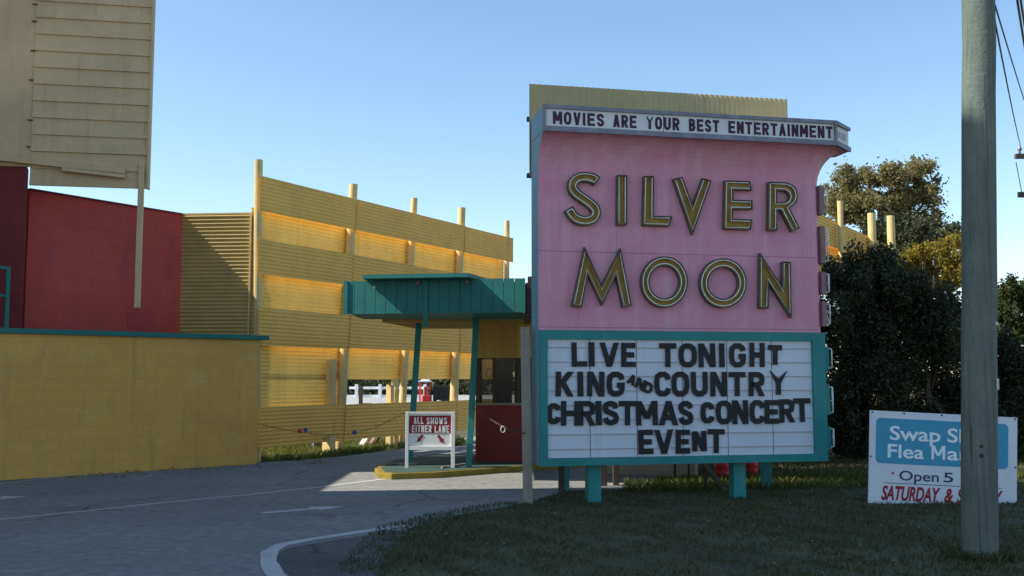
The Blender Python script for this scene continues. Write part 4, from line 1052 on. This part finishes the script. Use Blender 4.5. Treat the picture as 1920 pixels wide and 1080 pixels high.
# chains
def chain(name, pts, label, markers):
    tt = thing(name, pts[0], label, 'chain')
    P = catmull(pts, 8)
    b = MB()
    for i in range(len(P) - 1):
        a, c = P[i], P[i + 1]; d = (c - a)
        k = max(1, int(d.length / .05))
        for j in range(k):
            m_ = a + d * ((j + .5) / k); dn = d.normalized(); s_ = dn.cross(Vector((0, 0, 1))).normalized() if j % 2 else dn.cross(Vector((0, 1, 0))).normalized()
            b.tube([m_ + dn * (.03 * math.cos(q)) + s_ * (.011 * math.sin(q)) for q in [2 * math.pi * e / 8 for e in range(8)]], .0035, 4, closed=True)
    b.build('links', M['dark_wood'], tt)
    for (p, kind, m_) in markers:
        b = MB()
        if kind == 'ring': b.tube([p + Vector((.032 * math.cos(a), 0, .045 * math.sin(a))) for a in [2 * math.pi * e / 18 for e in range(18)]], .007, 6, closed=True)
        else: b.tube([p + Vector((0, -.012, 0)), p + Vector((0, .0, 0))], .042, 14)
        b.build('hanging_ring' if kind == 'ring' else 'reflector', m_, tt, smooth=(kind == 'ring'))
sb = mat('blue_reflector', (.04, .07, .20), .4)
chain('chain', [at(484, 795, 19.1), at(560, 810, 18.7), at(640, 815, 18.3), at(700, 802, 18.0), at(765, 772, 17.8)], 'rusty sagging chain with round reflectors between low wall and left canopy post',
      [(at(562, 808, 18.66), 'd', M['red']), (at(573, 806, 18.6), 'd', sb), (at(665, 811, 18.1), 'd', sb)])
chain('chain', [at(884, 764, 17.1), at(943, 800, 15.3), at(975, 811, 13.6), at(984, 812, 13.1)], 'grey chain with a white ring between right canopy post and leaning grey post', [(at(943, 805, 15.25), 'ring', M['white'])])

# ------------------------------------------------------------------ market sign
t0 = gnd(1628, 944); MO = Vector((t0.x, t0.y, 0)); ang = R(2.5)
mu = Vector((math.cos(ang), math.sin(ang) * .6, -math.sin(R(2.9)))).normalized(); mn = Vector((mu.y, -mu.x, 0)).normalized(); mv = mn.cross(mu); mv = -mv if mv.z < 0 else mv
MO.z = t0.z + .0
O3 = at(1628, 943, MO.y)
MF = lambda a, c, d=0.0: O3 + mu * a + mv * c + mn * d
def muv(px, py):
    p = hit(px, py, O3, mn); q = p - O3; return (q.dot(mu), q.dot(mv))
W_ = muv(1907, 870)[0]; H_ = muv(1629, 769)[1]
t = thing('market_sign', (O3.x + W_ / 2, O3.y + .05, 0), 'white and light blue flea market board tilted in the grass behind the utility pole', 'sign')
b = MB(); b.hexa([MF(0, -.0, 0), MF(W_, 0, 0), MF(W_, 0, -.02), MF(0, 0, -.02), MF(0, H_, 0), MF(W_, H_, 0), MF(W_, H_, -.02), MF(0, H_, -.02)]); b.build('board', mat('sign_white', (.66, .68, .74), .45, .05, 3, fine=.02, stain=.15, stain_col=(.5, .52, .56)), t)
(u0, v1), (u1, v0) = muv(1643, 783), muv(1890, 872)
v0 = muv(1645, 868)[1]; v1 = muv(1645, 783)[1]
rr = .06; q = []
for (cx, cy, a0) in ((u1 - rr, v1 - rr, 0), (u0 + rr, v1 - rr, 90), (u0 + rr, v0 + rr, 180), (u1 - rr, v0 + rr, 270)):
    q += [(cx + rr * math.cos(R(a0 + k * 15)), cy + rr * math.sin(R(a0 + k * 15))) for k in range(7)]
b = MB(); n = len(q); b.add([MF(x, y, .003) for x, y in q] + [MF(x, y, .0) for x, y in q], [tuple(range(n))] + [(i, (i + 1) % n, n + (i + 1) % n, n + i) for i in range(n)]); b.build('blue_panel', M['sign_blue'], t)
def mtxt(s_, px0, px1, ybase, ytop, m_, off, shear=0.0, d=.003):
    a, v0 = muv(px0, ybase); c = muv(px1, ybase)[0]; v1 = muv(px0, ytop)[1]
    text_mesh('lettering', s_, MF, a, c, v0, v1 - v0, d, m_, t, off, shear)
lt = mat('sign_pale', (.82, .84, .86), .45, .04, 3)
for (w_, xa, xb) in (('Swap', 1668, 1763), ('Shop', 1776, 1868)): mtxt(w_, xa, xb, 824 + (xa - 1668) * .045, 797 + (xa - 1668) * .045, lt, .014, 0, .0035)
b = MB(); (ua, va), (ub, vb2) = muv(1746, 861), muv(1772, 836); glyph(b, 'M', ua, va, ub, vb2, .034, MF, 0, .0035); b.build('lettering', lt, t)
for (w_, xa, xb) in (('Flea', 1664, 1732), ('art', 1776, 1833)): mtxt(w_, xa, xb, 857 + (xa - 1664) * .045, 831 + (xa - 1664) * .045, lt, .014, 0, .0035)
for (w_, xa, xb) in (('Open', 1686, 1760), ('5', 1769, 1787)): mtxt(w_, xa, xb, 900 + (xa - 1686) * .045, 881 + (xa - 1686) * .045, M['sign_navy'], .008)
for (w_, xa, xb) in (('SATURDAY', 1652, 1763), ('&', 1770, 1787), ('SUNDAY', 1794, 1880)): mtxt(w_, xa, xb, 936 + (xa - 1652) * .045, 909 + (xa - 1652) * .045, M['sign_red'], .03, .28)
b = MB(); u, v = muv(1674, 887); 
b.hexa([MF(u - .02, v - .006, .003), MF(u + .02, v - .006, .003), MF(u + .02, v - .006, 0), MF(u - .02, v - .006, 0), MF(u - .02, v + .006, .003), MF(u + .02, v + .006, .003), MF(u + .02, v + .006, 0), MF(u - .02, v + .006, 0)])
b.hexa([MF(u - .006, v - .02, .0036), MF(u + .006, v - .02, .0036), MF(u + .006, v - .02, 0), MF(u - .006, v - .02, 0), MF(u - .006, v + .02, .0036), MF(u + .006, v + .02, .0036), MF(u + .006, v + .02, 0), MF(u - .006, v + .02, 0)])
b.build('red_cross', M['sign_red'], t)
b = MB(); ua, va = muv(1658, 905); ub = muv(1878, 918)[0]; b.hexa([MF(ua, va - .004, .003), MF(ub, va - .004, .003), MF(ub, va - .004, 0), MF(ua, va - .004, 0), MF(ua, va + .004, .003), MF(ub, va + .004, .003), MF(ub, va + .004, 0), MF(ua, va + .004, 0)]); b.build('rule_line', M['sign_navy'], t)
for a in (.25, W_ - .25):
    b = MB(); p = MF(a, 0, -.06); b.bar(Vector((p.x, p.y, -.2)), Vector((p.x, p.y, H_ * .95)), .05, .05, (0, 1, 0)); b.build('stake', M['grey_wood'], t)
for (a, c) in ((.03, H_ - .02), (.45, H_ - .02), (.95, H_ - .02), (.02, .6), (W_ - .02, .55), (W_ - .03, H_ - .02)):
    b = MB(); b.tube([MF(a, c, .0), MF(a, c, .006)], .012, 8); b.build('screw', M['dark'], t)

# ------------------------------------------------------------------ utility poles and wires
g = gnd(1837, 1046); top = at(1835, 0, g.y)
pd_ = (top - g); k = 10.5 / pd_.z; ptop = g + pd_ * k
t = thing('utility_pole', g, 'big weathered greenish wooden utility pole in front of the flea market board', 'utility pole')
b = MB(); nn_ = 22
pts = [g + Vector((0, 0, -.2))] + [g.lerp(ptop, i / nn_) + Vector((random.uniform(-.004, .004), random.uniform(-.004, .004), 0)) for i in range(nn_ + 1)]
rs = [.164] + [.159 - .024 * i / nn_ for i in range(nn_ + 1)]
b.tube(pts, rs, 24); b.build('shaft', M['pole'], t, smooth=True)
def on_pole(px, py, w_, h_, m_, name):
    q = at(px, py, g.y); f = (q.z - g.z) / (ptop.z - g.z); c = g.lerp(ptop, f); r_ = .159 - .024 * f
    dx = q.x - c.x; dx = max(-r_ * .97, min(r_ * .97, dx)); nrm = Vector((dx, -math.sqrt(max(r_ * r_ - dx * dx, 1e-5)), 0)).normalized()
    b = MB(); b.box(c + nrm * (r_ + .003), w_, .006, h_, (-nrm.y, nrm.x, 0)); b.build(name, m_, t)
on_pole(1858, 608, .06, .03, M['steel'], 'tag'); on_pole(1860, 720, .07, .10, M['steel'], 'tag'); on_pole(1826, 835, .03, .03, M['dark'], 'bolt'); on_pole(1826, 852, .035, .03, M['dark'], 'bolt')
on_pole(1812, 838, .012, .4, M['dark_wood'], 'crack')
g2 = at(1960, 705, 30.0); g2.z = 0
t2 = thing('utility_pole', g2, 'far utility pole at the right edge with a crossarm and insulators', 'utility pole')
b = MB(); b.tube([g2, g2 + Vector((0, 0, 5)), g2 + Vector((0, 0, 9.6))], [.16, .14, .12], 12); b.build('shaft', M['pole'], t2, smooth=True)
zc2 = at(1910, 295, 30).z; xl = at(1899, 295, 30).x
b = MB(); b.bar(Vector((xl, 29.85, zc2)), Vector((g2.x + (g2.x - xl), 29.85, zc2)), .12, .14); b.build('crossarm', M['dark_wood'], t2)
for x in (xl + .14, g2.x + .5):
    b = MB(); c = Vector((x, 29.85, zc2 + .07)); b.tube([c, c + Vector((0, 0, .08)), c + Vector((0, 0, .12)), c + Vector((0, 0, .20)), c + Vector((0, 0, .26))], [.03, .03, .07, .05, .03], 10); b.build('insulator', M['steel'], t2, smooth=True)
c1 = at(1905, 304, 29.8); c2 = at(1916, 362, 29.8)
b = MB(); b.tube([c1, c2], .012, 6); b.bar(c2 + Vector((-.12, 0, -.05)), c2 + Vector((.2, 0, -.05)), .08, .16); b.build('hanging_fuse', M['dark'], t2)
wires = MB()
w0 = at(1850, -60, g.y - .0)
def wire(label, a, c, sag=.15, r_=.012):
    P = [a.lerp(c, i / 12) - Vector((0, 0, sag * 4 * (i / 12) * (1 - i / 12))) for i in range(13)]
    b = MB(); b.tube(P, r_, 6); o = b.build('wire', M['dark'], None, smooth=True); tag(o, label, 'wire')
wire('thin wire running from behind the near pole down to the end of the far crossarm', at(1856, -10, g.y + .3), Vector((xl + .14, 29.8, zc2 + .33)), .1, .011)
wire('second thin wire close beside the first, running to the far pole shaft', at(1858, -16, g.y + .35), Vector((g2.x, 29.8, zc2 + .5)), .1, .009)
wire('black cable at the upper right corner, the left one of two', at(1898, -60, 16), at(1930, 140, 26), .05, .022)
wire('black cable at the upper right corner, the right one of two', at(1905, -60, 16), at(1936, 140, 26), .05, .022)

# ------------------------------------------------------------------ trees and bushes
def leaf_mesh(name, n, blobs, size, m, parent, shell=.55, flat=0.0):
    B = np.array([[*bl[0], *bl[1]] for bl in blobs]); vol = B[:, 3] * B[:, 4] * B[:, 5]; idx = RNG.choice(len(B), n, p=vol ** .8 / (vol ** .8).sum())
    d = RNG.normal(size=(n, 3)); d /= np.linalg.norm(d, axis=1)[:, None]
    r_ = (shell + (1.06 - shell) * RNG.uniform(0, 1, n) ** .7)[:, None]
    P = B[idx, :3] + d * r_ * B[idx, 3:] + RNG.normal(0, 1, (n, 3)) * size * 1.1 * (RNG.uniform(0, 1, n) < .35)[:, None]
    keep = P[:, 2] > .05; P = P[keep]; n = len(P)
    a = RNG.normal(size=(n, 3)); a /= np.linalg.norm(a, axis=1)[:, None]
    c = np.cross(a, RNG.normal(size=(n, 3))); c /= np.linalg.norm(c, axis=1)[:, None]
    s_ = size * RNG.uniform(.55, 1.35, n)[:, None]
    V = np.stack([P - a * s_ * .5, P + c * s_ * .28, P + a * s_ * .5, P - c * s_ * .28], 1).astype(np.float32)
    me = bpy.data.meshes.new(name); me.vertices.add(4 * n); me.vertices.foreach_set('co', V.ravel())
    me.loops.add(4 * n); me.loops.foreach_set('vertex_index', np.arange(4 * n, dtype=np.int32))
    me.polygons.add(n); me.polygons.foreach_set('loop_start', np.arange(0, 4 * n, 4, dtype=np.int32)); me.update(calc_edges=True); me.validate()
    return link_mesh(name, me, m, parent)
def crown_blobs(pix, Y, dy, nper=6, jit=.5, rsub=.5):
    """pix: list of (px, py, rx_px, ry_px) lobes; each is broken into smaller clumps"""
    out = []
    for (px, py, rx, ry) in pix:
        Yc = Y + random.uniform(-dy, dy) * .5
        c = at(px, py, Yc); k = Yc / FPX; RX, RZ = rx * k, ry * k
        for _ in range(nper):
            d = Vector((random.gauss(0, 1), random.gauss(0, 1), random.gauss(0, 1))).normalized() * random.uniform(.25, .85)
            s_ = random.uniform(.55, 1.1) * rsub
            out.append(((c.x + d.x * RX, c.y + d.y * dy, c.z + d.z * RZ), (RX * s_, min(dy, RX) * s_, RZ * s_)))
    return out
def trunk(b, base, topz, r_, blobs, nlimb=10):
    topv = base + Vector((random.uniform(-.2, .2), random.uniform(-.2, .2), topz))
    pts = [base + Vector((0, 0, -.1)), base.lerp(topv, .35) + Vector((.06, 0, 0)), base.lerp(topv, .7) - Vector((.05, 0, 0)), topv]
    b.tube(pts, [r_ * 1.25, r_, r_ * .8, r_ * .55], 10)
    for bl in random.sample(blobs, min(nlimb, len(blobs))):
        e = Vector(bl[0]); s_ = base.lerp(topv, random.uniform(.55, 1.0)); m_ = s_.lerp(e, .5) + Vector((0, 0, .15))
        b.tube([s_, m_, e], [r_ * .42, r_ * .26, r_ * .08], 6)
        for _ in range(2):
            q = e + Vector((random.uniform(-1, 1) * bl[1][0], random.uniform(-1, 1) * bl[1][1], random.uniform(-.5, 1) * bl[1][2])); b.tube([m_, q], [r_ * .14, r_ * .04], 5)
M['bark'] = mat('bark', (.10, .08, .06), .9, .25, 4, bump=.5, bscale=18)
oak_m = leaf_mat('oak_leaves', [(.13, .145, .05), (.19, .19, .075), (.26, .215, .095), (.32, .235, .11), (.16, .185, .065)], .45)
dark_m = leaf_mat('dark_leaves', [(.04, .05, .025), (.06, .07, .03), (.08, .085, .04), (.11, .10, .055)], .25)
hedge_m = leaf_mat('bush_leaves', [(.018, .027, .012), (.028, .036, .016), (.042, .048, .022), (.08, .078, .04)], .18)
gold_m = leaf_mat('golden_leaves', [(.15, .15, .02), (.28, .21, .03), (.38, .26, .035), (.12, .14, .025)], .4)
green_m = leaf_mat('green_leaves', [(.03, .045, .012), (.05, .07, .018), (.08, .09, .02), (.025, .035, .012)], .3)
def tree(name, lobes, Y, dy, n, size, m, label, cat='tree', base_px=None, r_=.22, nper=7, rsub=.45, shell=.5, group=None):
    bl = crown_blobs(lobes, Y, dy, nper, rsub=rsub)
    bx = at(base_px, 705, Y); base = Vector((bx.x, Y, 0))
    tt = thing(name, base, label, cat, group)
    zmin = min(q[0][2] - q[1][2] for q in bl); zmax = max(q[0][2] for q in bl)
    b = MB(); trunk(b, base, max(.6, zmin + (zmax - zmin) * .55), r_, bl, 12); b.build('trunk', M['bark'], tt, smooth=True)
    leaf_mesh('crown', n, bl, size, m, tt, shell)
    return tt
tree('oak_tree', [(1580, 350, 42, 40), (1640, 330, 45, 34), (1700, 330, 42, 32), (1735, 365, 30, 30), (1690, 380, 55, 34), (1610, 395, 55, 32), (1560, 385, 25, 34), (1745, 400, 22, 18)], 46, 3.0, 34000, .15, oak_m,
     'large brown green oak with a broad open crown behind the far yellow fence', base_px=1668, r_=.22, nper=16, rsub=.40, shell=.1)
tree('oak_tree', [(1700, 430, 42, 40), (1740, 425, 34, 30), (1690, 475, 38, 50), (1745, 455, 40, 42), (1785, 440, 32, 36), (1640, 450, 40, 45)], 42, 2.5, 22000, .15, dark_m,
     'dark tree filling the gap below the big oak crown', base_px=1715, r_=.18, nper=14, rsub=.42, shell=.15)
tree('autumn_tree', [(1710, 490, 26, 30), (1745, 480, 24, 30), (1770, 470, 24, 34), (1730, 525, 40, 30), (1775, 525, 30, 36), (1690, 515, 20, 20), (1800, 500, 20, 40)], 30, 1.6, 20000, .09, gold_m,
     'golden yellow leaved tree standing between the dark bushes and the utility pole', base_px=1750, r_=.08, nper=14, rsub=.38, shell=.15)
tree('young_tree', [(1890, 555, 30, 50), (1915, 560, 30, 45), (1880, 620, 30, 50), (1925, 620, 40, 50), (1860, 600, 30, 50)], 27, 1.4, 18000, .10, green_m,
     'mid green tree showing to the right of the utility pole', base_px=1895, r_=.09, nper=12, rsub=.42, shell=.15)
# dark overgrown bushes behind the flea market board
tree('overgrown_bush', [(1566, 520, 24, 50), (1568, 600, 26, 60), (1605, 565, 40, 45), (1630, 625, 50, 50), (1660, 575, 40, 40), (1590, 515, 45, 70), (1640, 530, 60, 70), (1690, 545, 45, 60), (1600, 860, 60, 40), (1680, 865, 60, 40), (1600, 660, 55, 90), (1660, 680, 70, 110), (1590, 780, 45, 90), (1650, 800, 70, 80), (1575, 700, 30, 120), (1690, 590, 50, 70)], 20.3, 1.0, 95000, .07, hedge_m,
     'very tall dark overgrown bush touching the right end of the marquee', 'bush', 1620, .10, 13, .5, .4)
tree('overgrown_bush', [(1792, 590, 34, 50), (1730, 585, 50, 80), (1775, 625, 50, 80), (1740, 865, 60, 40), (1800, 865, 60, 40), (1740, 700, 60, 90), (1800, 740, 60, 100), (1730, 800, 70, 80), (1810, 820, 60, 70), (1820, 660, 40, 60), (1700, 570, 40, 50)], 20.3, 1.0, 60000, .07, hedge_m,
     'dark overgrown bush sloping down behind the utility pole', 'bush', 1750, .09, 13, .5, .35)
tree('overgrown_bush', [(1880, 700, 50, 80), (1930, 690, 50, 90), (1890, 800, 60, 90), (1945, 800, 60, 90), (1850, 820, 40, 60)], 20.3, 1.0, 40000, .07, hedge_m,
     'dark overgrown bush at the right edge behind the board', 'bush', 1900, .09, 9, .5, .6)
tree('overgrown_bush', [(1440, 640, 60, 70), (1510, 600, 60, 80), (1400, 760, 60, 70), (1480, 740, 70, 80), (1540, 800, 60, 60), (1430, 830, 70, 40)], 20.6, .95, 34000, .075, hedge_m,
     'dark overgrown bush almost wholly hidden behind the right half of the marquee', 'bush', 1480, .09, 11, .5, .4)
# far tree line beyond the lot
def far_tree(px, label):
    return tree('far_tree', [(px, 690, 22, 30), (px + 15, 665, 20, 24), (px - 14, 675, 20, 24), (px + 2, 715, 26, 18)], 95, 3.5, 2600, .55, dark_m, label, base_px=px, r_=.3, nper=5, rsub=.55, group='far trees beyond the lot')
for i, px in enumerate((640, 682, 724, 768, 812, 856, 900, 945)):
    far_tree(px, 'dark distant tree glimpsed through the openings of the louvred fence')
tree('shrub_row', [(650, 722, 40, 14), (720, 722, 45, 14), (800, 722, 50, 14), (880, 722, 50, 14)], 90, 1.5, 6000, .45, dark_m, 'dark low shrub row beyond the white rail fence', 'bush', 760, .12, 8, .5)

# ------------------------------------------------------------------ things seen through the fence
FYY = 54.0
t = thing('rail_fence', at(720, 762, FYY), 'white post and rail fence across the far lot', 'fence')
A = at(655, 705, FYY + 2); B = at(800, 705, FYY + 2); A.z = B.z = 0
b = MB()
for zz in (1.0, .55): b.bar(A + Vector((0, 0, zz)), B + Vector((0, 0, zz)), .05, .14)
b.build('rail', M['white'], t)
for px in (669, 713, 757, 797):
    p = at(px, 705, FYY + 2); b = MB(); b.bar(Vector((p.x, p.y - .06, 0)), Vector((p.x, p.y - .06, 1.2)), .16, .16, (0, 1, 0)); b.build('post', M['white'], t)
CY = 44.0
cp = at(812, 705, CY); cx = cp.x
t = thing('utility_cart', (cx, CY, 0), 'red utility cart with a white roof box and a dark wire cargo cage', 'cart')
b = MB(); b.box((cx - .25, CY, .55), .35, .9, .55); b.box((cx - .3, CY, .95), .12, .8, .5, (1, 0, .3)); b.box((cx + .1, CY, .42), 1.2, .9, .12); b.build('body', M['red'], t, bevel=.03)
b = MB(); b.box((cx - .35, CY, 1.42), .55, .8, .06); b.box((cx - .33, CY, 1.60), .36, .3, .30); b.build('roof_box', M['white'], t, bevel=.01)
b = MB()
for x in (-.55, -.1):
    for y in (-.35, .35): b.tube([(cx + x, CY + y, .5), (cx + x, CY + y, 1.4)], .025, 6)
b.build('roof_post', M['red'], t)
b = MB()
for k in range(9): b.bar(Vector((cx + .05 + k * .085, CY - .42, .5)), Vector((cx + .05 + k * .085, CY - .42, 1.25)), .03, .03, (0, 1, 0))
for zz in (.6, .78, .95, 1.12, 1.25): b.bar(Vector((cx + .03, CY - .42, zz)), Vector((cx + .77, CY - .42, zz)), .03, .03)
b.box((cx + .4, CY + .1, .85), .72, .8, .7); b.build('cargo_cage', M['dark'], t)
for (x, y) in ((-.35, -.45), (.55, -.45), (-.35, .45), (.55, .45)):
    b = MB(); b.tube([(cx + x, CY + y - .08, .25), (cx + x, CY + y + .08, .25)], .25, 16); w_ = b.build('wheel', M['dark'], t)
b = MB(); b.tube([(cx + .3, CY - .5, .42), (cx + .3, CY - .5, .62)], [.06, .09], 10); b.build('lamp', M['white'], t)
# clutter between the fence and the lot
t = thing('crate', at(688, 760, 33), 'tan wooden crate seen through the first open bay of the fence', 'crate')
q = at(688, 705, 33); q.z = 0
b = MB()
for k in range(5): b.box(q + Vector((0, 0, .10 + k * .15)), .34, .34, .12)
b.box(q + Vector((.0, 0, .4)), .3, .3, .76); b.build('slats', mat('tan_crate', (.28, .22, .14), .8, .2, 5), t)
t = thing('tyre', at(660, 705, 32) * 1.0, 'dark tyre leaning in the first open bay of the fence', 'tyre')
q = at(660, 705, 32); q.z = .33
b = MB(); b.tube([q + Vector((.24 * math.cos(a), 0, .24 * math.sin(a))) for a in [2 * math.pi * k / 24 for k in range(24)]], .09, 10, closed=True); b.build('tread', M['dark'], t, smooth=True)
b = MB(); b.tube([q + Vector((0, -.03, 0)), q + Vector((0, .03, 0))], .16, 16); b.build('rim', M['steel'], t)
for i, (px, Y) in enumerate(((677, 28.5), (728, 29.5))):
    q = at(px, 705, Y); q.z = 0
    t = thing('stake', q, ['dark thin stake beside the tan crate, seen through the louvred fence', 'dark thin stake beside the yellow stub posts, seen through the louvred fence'][i], 'post')
    b = MB(); b.bar(q, q + Vector((0, 0, 1.32)), .1, .1, (0, 1, 0)); b.build('shaft', M['dark_wood'], t)
    b = MB(); b.box(q + Vector((0, 0, 1.34)), .12, .12, .03); b.build('top_cap', M['dark_wood'], t)
q = gnd(588, 848); q.y += .5
t = thing('block', q, 'dark grey concrete block standing under the fence by its second post', 'block')
b = MB(); b.box(q + Vector((0, 0, .15)), .24, .2, .32, (1, .5, .1)); b.build('body', mat('grey_block', (.11, .12, .14), .9, .2, 5), t, bevel=.01)
b = MB(); b.box(q + Vector((0, 0, .33)), .2, .16, .03, (1, .5, .1)); b.build('top_plate', M['dark'], t)
for i in range(4):
    a = gnd(664 + i * 8, 846 - i * .8); a.y += .7 ; c = a + Vector((.30 + .03 * i, .5, .55 + .05 * (i % 2)))
    t = thing('scrap_plank', a, ['whitish scrap plank leaning under the fence, leftmost of the heap', 'pale scrap plank leaning under the fence, second from the left of the heap', 'grey scrap plank leaning under the fence, third from the left of the heap', 'dark scrap plank leaning under the fence, rightmost of the heap'][i], 'plank', 'scrap planks under the fence')
    b = MB(); b.bar(a + Vector((0, 0, .02)), c, .10, .03, (0, -1, 1)); b.build('plank', [M['white'], M['grey_wood'], M['grey_wood'], M['dark_wood']][i], t)
